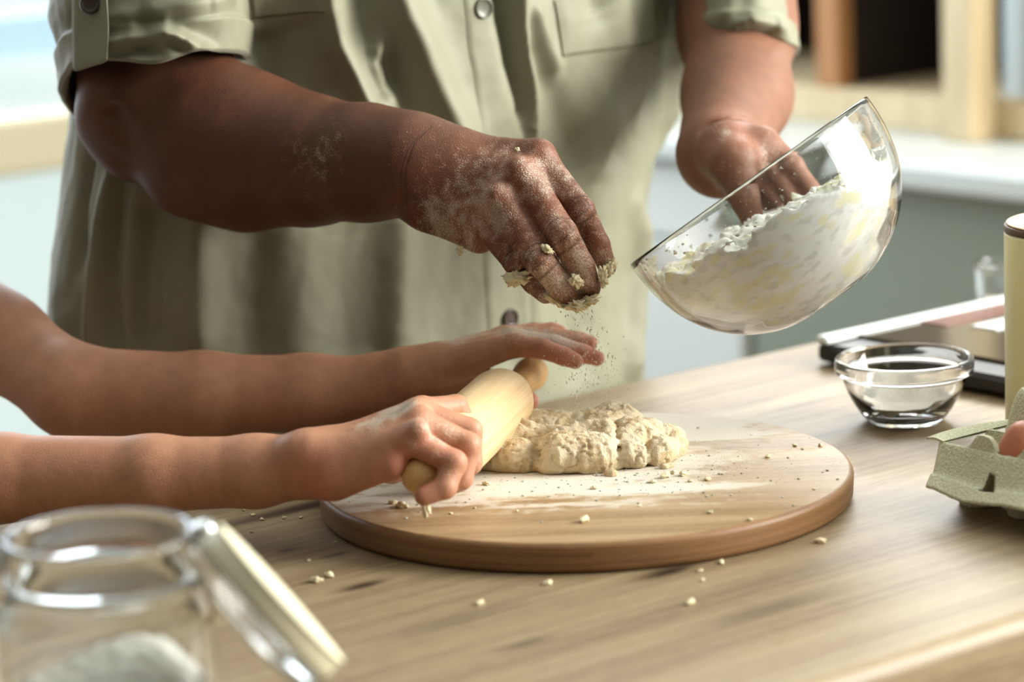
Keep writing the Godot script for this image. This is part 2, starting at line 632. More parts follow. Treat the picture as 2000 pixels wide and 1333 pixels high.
# the top of the board: grain, with the flour that lies on it. The board's own frame: u along its grain, both over 0.4 m
func board_top_material(bw: Array) -> StandardMaterial3D:
	var n := 1024
	var base: Image = bw[0].get_image()
	base.resize(n, n)
	var hb: Image = bw[1].get_image()
	hb.resize(n, n)
	var d := base.get_data()
	var hd := hb.get_data()
	var n1 := noise_bytes(n, n, n / 5, n, 0.018, 81, 5)
	var n2 := noise_bytes(n, n, n, n, 0.22, 82, 3)
	var n3 := noise_bytes(n, n, n, n, 0.02, 83, 4)
	var rough := PackedByteArray()
	rough.resize(n * n)
	# patches of flour [centre, half length along the grain, half width, amount]
	var spots := []
	for k in [[Vector3(-0.0226, 0.921, 0.014), 0.15, 0.045, 1.05], [Vector3(0.1426, 0.921, -0.057), 0.10, 0.050, 1.5], [Vector3(0.1433, 0.921, -0.0062), 0.08, 0.016, 1.5], [Vector3(0.048, 0.921, 0.0044), 0.14, 0.06, 0.9], [Vector3(0.0308, 0.921, 0.0945), 0.08, 0.016, 1.1],
		[Vector3(-0.087, 0.921, -0.0149), 0.09, 0.05, 0.85], [Vector3(-0.1414, 0.921, -0.0437), 0.08, 0.035, 0.62], [Vector3(0.1163, 0.921, -0.1658), 0.13, 0.06, 0.9], [Vector3(-0.0559, 0.921, 0.0706), 0.16, 0.018, 0.6]]:
		spots.append([k[0].dot(Vector3(0.7819, -0.0427, 0.6219)), k[0].dot(Vector3(-0.622, 0, 0.782)), k[1], k[2], k[3]])
	for y in n:
		for x in n:
			var i := y * n + x
			var u := (float(x) / n - 0.5) * 0.4
			var v := (float(y) / n - 0.5) * 0.4
			var bias := 0.0
			for s in spots:
				var du: float = (u - s[0]) / s[2]
				var dv: float = (v - s[1]) / s[3]
				var q := du * du + dv * dv
				if q < 2.2:
					bias = maxf(bias, s[4] * (1.0 - q / 2.2))
			var a := n1[i] / 255.0
			var g := n2[i] / 255.0
			var m := n3[i] / 255.0
			var cover := sstep(0.30, 0.78, bias + (a - 0.5) * 0.75 + (m - 0.5) * 0.5) * (0.55 + 0.45 * sstep(0.25, 0.6, bias * 0.6 + g * 0.55))
			cover = clampf(cover * lerpf(0.72, 0.97, sstep(0.5, 1.0, bias)) + 0.10 * sstep(0.62, 0.9, g) * float(bias > 0.05), 0.0, 0.97)
			d[i * 3] = int(lerpf(d[i * 3], 222.0, cover))
			d[i * 3 + 1] = int(lerpf(d[i * 3 + 1], 217.0, cover))
			d[i * 3 + 2] = int(lerpf(d[i * 3 + 2], 206.0, cover))
			hd[i] = int(clampf(lerpf(hd[i] * 0.35, 110.0 + g * 145.0, cover), 0, 255))
			rough[i] = int(120 + 120 * cover)
	var m := textured(image_texture(n, n, d), 1.0, image_texture(n, n, hd, Image.FORMAT_L8), 0.05)
	m.roughness_texture = image_texture(n, n, rough, Image.FORMAT_L8)
	return m

# ------------------------------------------------------------------ the room
func room() -> void:
	struct("floor", box(Vector3(5.6, 0.1, 6.4), 0.001), M.floor, Vector3(-0.7, -0.05, 0.9))
	struct("ceiling", box(Vector3(5.6, 0.1, 6.4), 0.001), M.wall, Vector3(-0.7, 2.65, 0.9))
	wall_with_openings("wall_right", Vector3(2.08, 0, 0), Vector3(0, 0, 1), -2.3, 4.1, [[-2.1, -0.9, 1.62, 2.44], [0.75, 2.45, 1.2, 2.45]], M.wall)
	wall_with_openings("wall_back", Vector3(0, 0, -2.25), Vector3(1, 0, 0), -3.5, 2.13, [[-0.25, 1.35, 0.04, 2.3]], M.wall)
	struct("wall_front", box(Vector3(5.63, 2.75, 0.1), 0.001), M.far_wall, Vector3(-0.685, 1.325, 4.05))
	struct("wall_left", box(Vector3(0.1, 2.75, 6.2), 0.001), M.far_wall, Vector3(-3.45, 1.325, 0.9))
	window("window_1", Vector3(0.55, 1.17, -2.25), 1.6, 2.26, 0.0)
	window("window_2", Vector3(2.08, 1.825, 1.6), 1.7, 1.25, PI / 2)
	window("window_3", Vector3(2.08, 2.03, -1.5), 1.2, 0.82, PI / 2)  # added out of view, so that the table top has something bright to reflect
	struct("trim_1", box(Vector3(1.6, 0.085, 0.09), 0.006), M.sill, Vector3(0.55, 0.90, -2.215))
	struct("baseboard_back", box(Vector3(5.5, 0.09, 0.02), 0.004), M.white, Vector3(-0.7, 0.045, -2.19))
	# roller blind with soft cross bands half way down the back window
	var bl := thing("window_blind", Vector3(0.55, 1.0, -2.17), "pale slatted blind hanging in the bright window at the back left", "blind")
	var slat := box(Vector3(1.56, 0.07, 0.006), 0.002)
	var bm := std(Color(0.74, 0.80, 0.84), 0.6)
	bm.backlight_enabled = true
	bm.backlight = Color(0.6, 0.68, 0.72)
	for k in 9:
		part("slat", slat, bm, bl, Vector3(0, 0.06 + k * 0.125, 0)).rotation.x = 0.5
	for s in [-0.5, 0.5]:
		part("cord", box(Vector3(0.006, 1.15, 0.006), 0.001), M.white, bl, Vector3(s, 0.6, 0))
	# run of base cabinets along the right wall
	var top := part("countertop", box(Vector3(0.64, 0.035, 3.14), 0.006), std(Color(0.83, 0.85, 0.84), 0.3), self, Vector3(1.675, 0.8825, -0.39))
	tag(top, "pale grey countertop running along the right wall under the wooden shelf unit", "countertop")
	var dw := thing("dishwasher", Vector3(1.7, 0, -1.635), "white built-in dishwasher at the far end of the counter, behind the bowl", "dishwasher")
	part("housing", box(Vector3(0.56, 0.80, 0.60), 0.004), M.white, dw, Vector3(0, 0.4645, 0))
	part("door", box(Vector3(0.025, 0.62, 0.594), 0.006), M.white, dw, Vector3(-0.293, 0.43, 0))
	part("control_panel", box(Vector3(0.03, 0.11, 0.594), 0.006), M.white, dw, Vector3(-0.295, 0.80, 0))
	part("plinth", box(Vector3(0.5, 0.062, 0.58), 0.003), M.dark, dw, Vector3(0.02, 0.031, 0))
	for k in 4:
		var z := -1.02 + k * 0.62
		var cb := thing("base_cabinet", Vector3(1.7, 0, z), ["grey base cabinet beside the white dishwasher, below the wooden shelf unit", "grey base cabinet second from the dishwasher, behind the canister", "grey base cabinet third from the dishwasher", "grey base cabinet at the front end of the counter"][k], "cabinet", "grey base cabinets along the right wall")
		part("carcass", box(Vector3(0.56, 0.765, 0.616), 0.003), M.grey_front, cb, Vector3(0.0, 0.4825, 0))
		part("plinth", box(Vector3(0.5, 0.1, 0.616), 0.003), M.grey_front, cb, Vector3(0.02, 0.05, 0))
		part("door", box(Vector3(0.02, 0.75, 0.606), 0.004), M.grey_front, cb, Vector3(-0.291, 0.485, 0))
	# open wooden shelf unit on the counter
	var sh := thing("shelf_unit", Vector3(1.58, 0.9, -1.07), "open light wood shelf unit with dark compartments on the counter", "shelf unit")
	var w: Material = M.shelf_wood
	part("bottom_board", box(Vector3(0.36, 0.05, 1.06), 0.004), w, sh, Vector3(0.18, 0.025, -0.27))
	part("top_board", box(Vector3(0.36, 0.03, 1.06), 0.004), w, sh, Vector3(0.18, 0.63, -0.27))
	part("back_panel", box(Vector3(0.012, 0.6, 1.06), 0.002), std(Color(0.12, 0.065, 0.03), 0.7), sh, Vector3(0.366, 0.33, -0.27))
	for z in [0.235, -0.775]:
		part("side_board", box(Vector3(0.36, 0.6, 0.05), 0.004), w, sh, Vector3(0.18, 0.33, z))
	part("shaded_divider", box(Vector3(0.33, 0.565, 0.03), 0.004), std(Color(0.13, 0.07, 0.035), 0.7), sh, Vector3(0.195, 0.332, -0.281))  # the compartment's shade is put into the divider's dark colour
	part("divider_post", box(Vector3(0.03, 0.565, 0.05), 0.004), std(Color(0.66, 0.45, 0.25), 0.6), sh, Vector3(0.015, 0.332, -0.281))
	part("side_shade", box(Vector3(0.30, 0.55, 0.008), 0.002), std(Color(0.13, 0.07, 0.035), 0.7), sh, Vector3(0.20, 0.33, -0.744))  # thin dark sheet standing for the shade inside the compartment
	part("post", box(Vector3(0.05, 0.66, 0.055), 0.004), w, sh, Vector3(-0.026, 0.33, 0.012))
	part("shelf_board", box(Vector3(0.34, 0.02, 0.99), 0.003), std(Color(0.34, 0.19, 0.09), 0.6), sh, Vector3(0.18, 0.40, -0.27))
	var jr := thing("storage_jar", Vector3(1.70, 0.9515, -1.045), "tall pale storage jar standing in the right end of the wooden shelf unit", "jar")
	part("body", lathe(smooth_profile([Vector2(0.0, 0), Vector2(0.058, 0), Vector2(0.062, 0.01), Vector2(0.062, 0.2), Vector2(0.055, 0.225), Vector2(0.0, 0.225)], 4), 40), std(Color(0.72, 0.75, 0.75), 0.4), jr)
	part("lid", lathe([Vector2(0, 0.225), Vector2(0.056, 0.225), Vector2(0.058, 0.23), Vector2(0.058, 0.25), Vector2(0.055, 0.254), Vector2(0, 0.254)], 40), M.metal, jr)

func wall_with_openings(called: String, at: Vector3, along: Vector3, a: float, b: float, holes: Array, mat: Material) -> void:
	# one wall of solid pieces round its windows
	var st := SurfaceTool.new()
	st.begin(Mesh.PRIMITIVE_TRIANGLES)
	var piece := func(u0: float, u1: float, y0: float, y1: float) -> void:
		var size := Vector3(0.1, y1 - y0, 0.1) + along.abs() * (u1 - u0 - 0.1)
		box_into(st, size, along * (u0 + u1) * 0.5 + Vector3(0, (y0 + y1) * 0.5, 0), 0.001)
	var u := a
	for h in holes:
		piece.call(u, h[0], -0.05, 2.7)
		piece.call(h[0], h[1], -0.05, h[2])
		piece.call(h[0], h[1], h[3], 2.7)
		u = h[1]
	piece.call(u, b, -0.05, 2.7)
	st.generate_normals()
	struct(called, st.commit(), mat, at)

func window(called: String, at: Vector3, w: float, h: float, turn: float) -> void:
	var o := Node3D.new()
	o.name = called
	o.position = at
	o.rotation.y = turn
	o.set_meta("kind", "structure")
	add_child(o)
	var st := SurfaceTool.new()
	st.begin(Mesh.PRIMITIVE_TRIANGLES)
	for s in [-1.0, 1.0]:
		box_into(st, Vector3(0.05, h, 0.06), Vector3(s * (w / 2 - 0.025), 0, 0), 0.004)
		box_into(st, Vector3(w - 0.1, 0.05, 0.06), Vector3(0, s * (h / 2 - 0.025), 0), 0.004)
	box_into(st, Vector3(0.05, h - 0.1, 0.05), Vector3.ZERO, 0.004)
	st.generate_normals()
	part("frame", st.commit(), M.white, o)
	var pm := StandardMaterial3D.new()
	pm.transparency = BaseMaterial3D.TRANSPARENCY_ALPHA
	pm.albedo_color = Color(1, 1, 1, 0.04)
	pm.roughness = 0.02
	for s in [-1.0, 1.0]:
		part("pane", box(Vector3(w / 2 - 0.075, h - 0.1, 0.006), 0.001), pm, o, Vector3(s * (w / 4 - 0.0125), 0, 0))

# ------------------------------------------------------------------ table and board
func table() -> void:
	var t := thing("kitchen_table", Vector3(-0.05, 0, 0.065), "long light oak kitchen table with a rounded front edge, under everything", "table")
	# top: rounded slab, u along the grain
	var hw := 1.05
	var hd := 0.345
	var prof := []     # cross-section across z, rounded at both long edges
	var r := 0.012
	for e in [[hd - r, TOP - r, 0.0], [hd - r, TOP - 0.045 + r, 1.0]]:
		pass
	var sec := []
	for k in 25:
		sec.append(Vector2(-hd + r + (2 * hd - 2 * r) * k / 24.0, TOP))
	for k in range(1, 7):
		var a := PI / 2 * k / 6.0
		sec.append(Vector2(hd - r + r * sin(a), TOP - r + r * cos(a)))
	for k in range(0, 7):
		var a := PI / 2 * k / 6.0
		sec.append(Vector2(hd - r + r * cos(a), TOP - 0.058 + r - r * sin(a)))
	for k in range(0, 7):
		var a := PI / 2 * k / 6.0
		sec.append(Vector2(-hd + r - r * sin(a), TOP - 0.058 + r - r * cos(a)))
	for k in range(0, 6):
		var a := PI / 2 * k / 6.0
		sec.append(Vector2(-hd + r - r * cos(a), TOP - r + r * sin(a)))
	var v := PackedVector3Array()
	var uv := PackedVector2Array()
	var cols := 60
	for j in cols + 1:
		var len := 0.0
		for i in sec.size():
			if i > 0:
				len += sec[i].distance_to(sec[i - 1])
			v.append(Vector3(-hw + 2 * hw * j / cols, sec[i].y, sec[i].x))
			uv.append(Vector2(float(j) / cols, (r + len) / 0.69))
	var f := grid_faces(sec.size(), cols + 1, true)
	for e in [0, cols]:
		var c := v.size()
		v.append(Vector3(-hw + 2 * hw * e / cols, TOP - 0.029, 0))
		uv.append(Vector2(0, 0.5))
		for i in sec.size():
			var i2 := (i + 1) % sec.size()
			if e == 0:
				f.append_array([c, e * sec.size() + i2, e * sec.size() + i])
			else:
				f.append_array([c, e * sec.size() + i, e * sec.size() + i2])
	part("tabletop", mesh_of(v, f, uv), M.table, t)
	var leg := box(Vector3(0.07, 0.842, 0.07), 0.006)
	for sx in [-0.97, 0.97]:
		for sz in [-0.28, 0.28]:
			part("leg", leg, M.board_side, t, Vector3(sx, 0.421, sz))
	part("apron", box(Vector3(1.86, 0.07, 0.022), 0.003), M.board_side, t, Vector3(0, 0.806, 0.28))
	part("apron", box(Vector3(1.86, 0.07, 0.022), 0.003), M.board_side, t, Vector3(0, 0.806, -0.28))

func board() -> void:
	var r := 0.19
	var t := thing("cutting_board", Vector3(0, TOP, 0), "round wooden board dusted with flour under the dough", "cutting board")
	var gx := Vector3(Vector3(0.7819, -0.0427, 0.6219).x, 0, Vector3(0.7819, -0.0427, 0.6219).z).normalized()
	# the grain of the board runs from side to side in its own frame
	t.rotation.y = atan2(-gx.z, gx.x)
	var top := []
	for k in 14:
		top.append(Vector2((r - 0.003) * k / 13.0, BOARD))
	var v := PackedVector3Array()
	var uv := PackedVector2Array()
	for q in top:
		for i in 128:
			var a := TAU * i / 128
			v.append(Vector3(q.x * cos(a), q.y, q.x * sin(a)))
			uv.append(Vector2(0.5 + q.x * cos(a) / 0.4, 0.5 + q.x * sin(a) / 0.4))
	part("top_face", mesh_of(v, grid_faces(128, top.size(), true, 0, true), uv, PackedColorArray(), PackedVector3Array(), true), M.board_top, t)
	var side := [Vector2(r - 0.003, BOARD)]
	for k in range(1, 6):
		var a := PI / 2 * k / 5.0
		side.append(Vector2(r - 0.004 + 0.004 * sin(a) + 0.0006, BOARD - 0.004 + 0.004 * cos(a)))
	for k in range(0, 7):
		var a := PI / 2 * k / 6.0
		side.append(Vector2(r - 0.006 + 0.006 * cos(a), 0.006 - 0.006 * sin(a)))
	side.append(Vector2(0.0, 0.0))
	part("rim", lathe(side, 128), M.board_side, t)

# ------------------------------------------------------------------ dough
func dough() -> void:
	var c: Vector3 = Vector3(0.0335, 0.921, -0.0488)
	var y0 := TOP + BOARD
	var ax := Vector3(Vector3(0.7819, -0.0427, 0.6219).x, 0, Vector3(0.7819, -0.0427, 0.6219).z).normalized()
	var b := Blob.new(Vector3(c.x, y0, c.z), Basis(ax, Vector3.UP, ax.cross(Vector3.UP)), Vector3(-0.095, -0.012, -0.085), Vector3(0.095, 0.046, 0.112), 0.0013)
	# the lump is pressed together from folded pieces: [from, to, heights, radii, smoothing]
	for k in [[Vector3(0.0325, 0.921, -0.0881), Vector3(0.0694, 0.921, -0.0608), 0.004, 0.005, 0.0195, 0.0195, 0.012], [Vector3(0.0511, 0.921, -0.111), Vector3(0.0868, 0.921, -0.0754), 0.002, 0.003, 0.0155, 0.0160, 0.016], [Vector3(0.0025, 0.921, -0.0933), Vector3(0.0279, 0.921, -0.0885), 0.003, 0.004, 0.0120, 0.0170, 0.016], [Vector3(0.0507, 0.921, -0.0389), Vector3(0.0658, 0.921, -0.0218), 0.005, 0.004, 0.0185, 0.0160, 0.016],
		[Vector3(-0.0362, 0.921, -0.0605), Vector3(-0.0287, 0.921, -0.0409), 0.0075, 0.0085, 0.0135, 0.0150, 0.006], [Vector3(-0.0242, 0.921, -0.0789), Vector3(-0.0027, 0.921, -0.0686), 0.0085, 0.0125, 0.0130, 0.0160, 0.012],
		[Vector3(-0.0107, 0.921, -0.0186), Vector3(0.008, 0.921, 0.0001), 0.0105, 0.0105, 0.0170, 0.0165, 0.006], [Vector3(0.0133, 0.921, -0.0438), Vector3(0.0328, 0.921, -0.0264), 0.0105, 0.0105, 0.0160, 0.0160, 0.014], [Vector3(0.0218, 0.921, 0.0043), Vector3(0.0371, 0.921, -0.017), 0.0090, 0.0125, 0.0120, 0.0150, 0.007],
		[Vector3(0.0319, 0.921, 0.0156), Vector3(0.0557, 0.921, -0.0169), 0.0090, 0.0120, 0.0115, 0.0150, 0.006], [Vector3(0.044, 0.921, 0.0157), Vector3(0.0583, 0.921, -0.0047), 0.0080, 0.0105, 0.0080, 0.0120, 0.005], [Vector3(0.0517, 0.921, 0.0198), Vector3(0.0639, 0.921, 0.0132), 0.0070, 0.0065, 0.0115, 0.0095, 0.0025], [Vector3(0.0651, 0.921, -0.0039), Vector3(0.0737, 0.921, 0.001), 0.0085, 0.0075, 0.0145, 0.0120, 0.016],
		[Vector3(0.1002, 0.921, -0.0851), Vector3(0.0849, 0.921, -0.0003), 0.0070, 0.0050, 0.0130, 0.0085, 0.016], [Vector3(0.0849, 0.921, -0.0003), Vector3(0.076, 0.921, 0.0129), 0.0060, 0.0045, 0.0085, 0.0065, 0.0030],
		[Vector3(0.0054, 0.921, 0.0213), Vector3(0.0068, 0.921, 0.023), 0.001, 0.001, 0.0036, 0.003, 0.002], [Vector3(0.0454, 0.921, 0.0352), Vector3(0.0503, 0.921, 0.0363), 0.001, 0.001, 0.0035, 0.003, 0.001]]:
		var p: Vector3 = k[0]
		var q: Vector3 = k[1]
		b.bone(Vector3(p.x, y0 + k[2], p.z), Vector3(q.x, y0 + k[3], q.z), k[4], k[5], k[6], k[6])
	# deep splits
	for k in [[Vector3(-0.0356, 0.921, -0.009), Vector3(-0.0135, 0.921, -0.0374), 0.004, 0.022, 0.0030], [Vector3(0.0019, 0.921, 0.037), Vector3(0.0468, 0.921, -0.0199), 0.006, 0.027, 0.0014], [Vector3(0.0302, 0.921, 0.0337), Vector3(0.0555, 0.921, 0.0037), 0.006, 0.021, 0.0014], [Vector3(-0.0038, 0.921, -0.0583), Vector3(-0.0042, 0.921, -0.0727), 0.026, 0.026, 0.0012], [Vector3(0.0345, 0.921, -0.0906), Vector3(0.0535, 0.921, -0.0836), 0.0245, 0.0255, 0.0010], [Vector3(0.0709, 0.921, -0.0985), Vector3(0.092, 0.921, -0.0845), 0.0195, 0.0205, 0.0010]]:
		var p: Vector3 = k[0]
		var q: Vector3 = k[1]
		b.groove(Vector3(p.x, y0 + k[2], p.z), Vector3(q.x, y0 + k[3], q.z), k[4], 0.004)
	var net := b.nets()
	var v: PackedVector3Array = net[0]
	var nr: PackedVector3Array = net[1]
	var n1 := noise(9.0, 3, 3)
	var n2 := noise(48.0, 4, 3)
	var n3 := noise(150.0, 5, 3)
	var col := PackedColorArray()
	for i in v.size():
		var p := v[i]
		var l := b.b.transposed() * (p - Vector3(c.x, y0, c.z))
		# wrinkles run down the sides and across the top
		var up := absf(nr[i].y)
		var wr := n2.get_noise_3d(l.x * 2.6, l.y * 0.5, l.z * 1.6) * (1.0 - up) + n2.get_noise_3d(l.x * 0.7 + 3.0, l.y, l.z * 1.9) * up
		var ridge := 1.0 - absf(n2.get_noise_3d(l.x * 1.1 + 9.0, l.y * 0.8, l.z * 1.1)) * 2.0
		var big := n1.get_noise_3d(l.x * 4.0, l.y * 4.0, l.z * 3.0)
		var d := 0.0030 * big + 0.0021 * wr + 0.0008 * n3.get_noise_3dv(l) - 0.0015 * sstep(0.84, 1.0, ridge)
		p += nr[i] * d
		p.y = maxf(p.y, y0 + 0.0002)
		v[i] = p - Vector3(c.x, y0, c.z)
		var tone := clampf(0.5 + 0.9 * n2.get_noise_3dv(l * 0.5 + Vector3(1, 5, 2)) + 0.3 * n3.get_noise_3dv(l), 0.0, 1.0)
		var dust := sstep(0.30, 0.75, 0.36 + 0.25 * nr[i].y + 0.5 * n3.get_noise_3dv(l * 1.3) + 0.6 * n1.get_noise_3dv(l * 3.0 + Vector3(2, 2, 2)))
		var cc := Color(0.775, 0.675, 0.525).lerp(Color(0.81, 0.735, 0.60), tone).lerp(Color(0.835, 0.79, 0.69), dust * 0.75)
		col.append(cc.srgb_to_linear())
	var m := std(Color.WHITE, 0.92)
	m.metallic_specular = 0.3
	m.vertex_color_use_as_albedo = true
	triplanar(m, Vector3.ONE * 30)
	m.heightmap_enabled = true
	m.heightmap_texture = noise_tex(256, 0.07, 91, Color.BLACK, Color.WHITE, 5)
	m.heightmap_scale = 0.04
	m.subsurf_scatter_enabled = true
	m.subsurf_scatter_strength = 0.06
	var d_ := part("dough", mesh_of(v, net[2], PackedVector2Array(), col), m, self, Vector3(c.x, y0, c.z))
	tag(d_, "flattened lump of pale creased dough on the floured board", "dough")

func along(o: Node3D, from: Vector3, to: Vector3) -> void:
	# turns a thing so that its y axis runs from one point to another
	var y := (to - from).normalized()
	var x := y.cross(Vector3.UP).normalized() if absf(y.y) < 0.95 else Vector3.RIGHT
	x = (x - y * x.dot(y)).normalized()
	o.transform = Transform3D(Basis(x, y, x.cross(y)), from)

func rolling_pin() -> void:
	var a: Vector3 = Vector3(-0.1726, 0.954, 0.0316)
	var b: Vector3 = Vector3(0.103, 0.953, -0.1817)
	var l := a.distance_to(b)
	var t := thing("rolling_pin", a, "pale wooden rolling pin held at both handles over the dough's left edge", "rolling pin")
	along(t, a, b)
	var h0 := 0.075
	var h1 := l - 0.098
	var roller := [Vector2(0.007, h0 + 0.001), Vector2(0.0125, h0 + 0.0005), Vector2(0.0200, h0 + 0.003), Vector2(0.0238, h0 + 0.009), Vector2(0.0255, h0 + 0.019)]
	for k in range(1, 8):
		roller.append(Vector2(0.0255, lerpf(h0 + 0.019, h1 - 0.019, k / 8.0)))
	roller.append_array([Vector2(0.0255, h1 - 0.019), Vector2(0.0238, h1 - 0.009), Vector2(0.0200, h1 - 0.003), Vector2(0.0125, h1 - 0.0005), Vector2(0.007, h1 - 0.001)])
	var ro := part("roller", lathe(smooth_profile(roller, 3), 72, false, null, true), M.pin, t)
	for s in [0, 1]:
		var hp := [Vector2(0.0002, 0.0), Vector2(0.006, 0.0008), Vector2(0.0105, 0.004), Vector2(0.0128, 0.011), Vector2(0.0132, 0.02), Vector2(0.0118, 0.036), Vector2(0.0098, 0.055), Vector2(0.009, 0.068), Vector2(0.0088, (h0 if s == 0 else 0.098) + 0.0006)]
		var hm := lathe(smooth_profile(hp, 4), 40, false, null, true)
		var h := part("handle", hm, M.pin_handle, t, Vector3(0, 0 if s == 0 else l, 0))
		if s == 1:
			h.rotation.x = PI

# ------------------------------------------------------------------ glass bowls
func mixing_bowl() -> void:
	# rim centre, axis towards the bowl's foot: tipped on its side
	var c: Vector3 = Vector3(0.1781, 1.1063, -0.0123)
	var down := (Vector3(0.7819, -0.0427, 0.6219) * 0.579 - Vector3(0.157, 0.979, -0.1301) * 0.814 - Vector3(0.6033, -0.1994, -0.7722) * 0.002).normalized()
	var t := thing("mixing_bowl", c, "large clear glass mixing bowl tipped on its side, held above the table", "bowl")
	var y := -down
	var x := y.cross(Vector3(0.6033, -0.1994, -0.7722)).normalized()
	t.transform = Transform3D(Basis(x, y, x.cross(y)), c)
	var outer := smooth_profile([Vector2(0.1075, 0.0), Vector2(0.1072, -0.012), Vector2(0.105, -0.030), Vector2(0.0985, -0.052), Vector2(0.087, -0.072), Vector2(0.070, -0.089), Vector2(0.050, -0.1005), Vector2(0.034, -0.1055), Vector2(0.026, -0.1060), Vector2(0.0, -0.1055)], 6)
	var inner := smooth_profile([Vector2(0.0, -0.1010), Vector2(0.026, -0.1008), Vector2(0.040, -0.0985), Vector2(0.0585, -0.0885), Vector2(0.0765, -0.0745), Vector2(0.091, -0.056), Vector2(0.0995, -0.034), Vector2(0.1032, -0.013), Vector2(0.1040, -0.002)], 6)
	var prof := outer.duplicate()
	prof.reverse()
	prof.append_array([Vector2(0.1074, 0.0012), Vector2(0.1064, 0.0020), Vector2(0.1052, 0.0018), Vector2(0.1044, 0.0006)])
	inner.reverse()
	var wall := inner
	prof.append_array(inner)
	part("glass_shell", lathe(prof, 144), M.glass, t)
	# what is left in it: flour and butter crumbs, lying against the low side
	var fill := func(p: Vector3) -> float:
		var r := Vector2(p.x, p.z).length()
		# inner wall as a rounded profile
		for i in range(1, wall.size()):
			if wall[i].y <= p.y:
				var f: float = (p.y - wall[i].y) / maxf(wall[i - 1].y - wall[i].y, 1e-6)
				var e: Vector2 = wall[i - 1] - wall[i]
				return (r - lerpf(wall[i].x, wall[i - 1].x, f)) * absf(e.y) / e.length()
		return maxf(-0.1008 - p.y, 0.0004)
	var b := Blob.new(t.position, t.transform.basis, Vector3(-0.106, -0.103, -0.106), Vector3(0.106, 0.0, 0.106), 0.0017)
	var n1 := noise(26.0, 21, 4)
	var n2 := noise(120.0, 22, 3)
	# world up in the bowl's frame: the crumbs' surface is level, sagging at the middle
	var up := Vector3.UP
	var side := t.transform.basis.transposed() * (Vector3(0.7819, -0.0427, 0.6219) * 0.814 + Vector3(0.157, 0.979, -0.1301) * 0.579)
	var cols := PackedColorArray()
	for z in b.nz:
		for yy in b.ny:
			for xx in b.nx:
				var p := Vector3(-0.106, -0.103, -0.106) + Vector3(xx, yy, z) * b.c
				var w: float = fill.call(p) + 0.0008
				w = maxf(w, -0.1004 - p.y)
				if w > 0.01:
					continue
				var lev := p.y + 0.033 + 0.10 * p.dot(side)
				var s := lev - 0.014 * n1.get_noise_3dv(p) - 0.004 * n2.get_noise_3dv(p)
				b.f[(z * b.ny + yy) * b.nx + xx] = maxf(w, s * 0.7)
	var q := b.nets()
	for p in q[0]:
		var l: Vector3 = t.transform.affine_inverse() * p
		var st := Vector3(l.dot(side) * 0.5, l.y * 1.3, l.z * 0.6) + side * 0.0
		var k := n1.get_noise_3dv(st * 1.6 + Vector3(5, 0, 0)) * 0.8 + n2.get_noise_3dv(st * 0.8) * 0.45
		var g := n2.get_noise_3dv(st * 0.9 + Vector3(0, 3, 0)) * 0.7 + n1.get_noise_3dv(st * 3.0) * 0.5
		cols.append(Color(0.975, 0.985, 0.965).lerp(Color(0.89, 0.90, 0.875), sstep(0.02, 0.40, g)).lerp(Color(0.95, 0.945, 0.80), sstep(0.05, 0.40, k)).srgb_to_linear())
	var fm := std(Color.WHITE, 0.9)
	fm.vertex_color_use_as_albedo = true
	triplanar(fm, Vector3.ONE * 30)
	fm.heightmap_enabled = true
	fm.heightmap_texture = M.flour.albedo_texture
	fm.heightmap_scale = 0.06
	var o := part("flour_and_butter", mesh_of(q[0], q[2], PackedVector2Array(), cols), fm, self)
	o.set_meta("kind", "stuff")
	tag(o, "white flour and yellow butter crumbs left in the tipped glass bowl", "flour")
	# crumbs that stick to the wall above
	var sp := []
	var r2 := RandomNumberGenerator.new()
	r2.seed = 99
	var guard := 0
	while sp.size() < 240 and guard < 8000:
		guard += 1
		var a := r2.randf() * TAU
		var yv := -0.002 - 0.06 * pow(r2.randf(), 1.4)
		var rr := 0.1034 * pow(1.0 - pow(-yv / 0.1008, 2.45), 0.46) - 0.0012
		var p := Vector3(cos(a) * rr, yv, sin(a) * rr)
		if p.y + 0.03 + 0.11 * p.dot(side) < 0.0:
			continue
		sp.append(Transform3D(Basis(Vector3(r2.randf(), r2.randf(), r2.randf()).normalized(), r2.randf() * 6).scaled(Vector3(1, 0.6, 0.5) * (0.0004 + 0.0013 * pow(r2.randf(), 3))), t.transform * p))
	var mm := MultiMesh.new()
	mm.transform_format = MultiMesh.TRANSFORM_3D
	mm.mesh = crumb_mesh(1)
	mm.instance_count = sp.size()
	for i in sp.size():
		mm.set_instance_transform(i, sp[i])
	var mi := MultiMeshInstance3D.new()
	mi.name = "flour_specks"
	mi.multimesh = mm
	mi.material_override = M.flour_bits
	add_child(mi, true)
	mi.set_meta("kind", "stuff")
	tag(mi, "tiny flour specks stuck inside the upper wall of the tipped bowl", "flour")

func crumb_mesh(sd: int, rough := 0.75, fine := 1.3) -> ArrayMesh:
	# a small rough lump about 2 units across
	var n := noise(0.9, 100 + sd, 3)
	var v := PackedVector3Array()
	var nu := 14 if fine < 2.0 else 24
	var nv := 9 if fine < 2.0 else 16
	for j in nv:
		var th := PI * j / (nv - 1)
		for i in nu:
			var a := TAU * i / nu
			var d := Vector3(sin(th) * cos(a), cos(th), sin(th) * sin(a))
			v.append(d * (1.0 + rough * n.get_noise_3dv(d * fine)))
	return mesh_of(v, grid_faces(nu, nv, true))

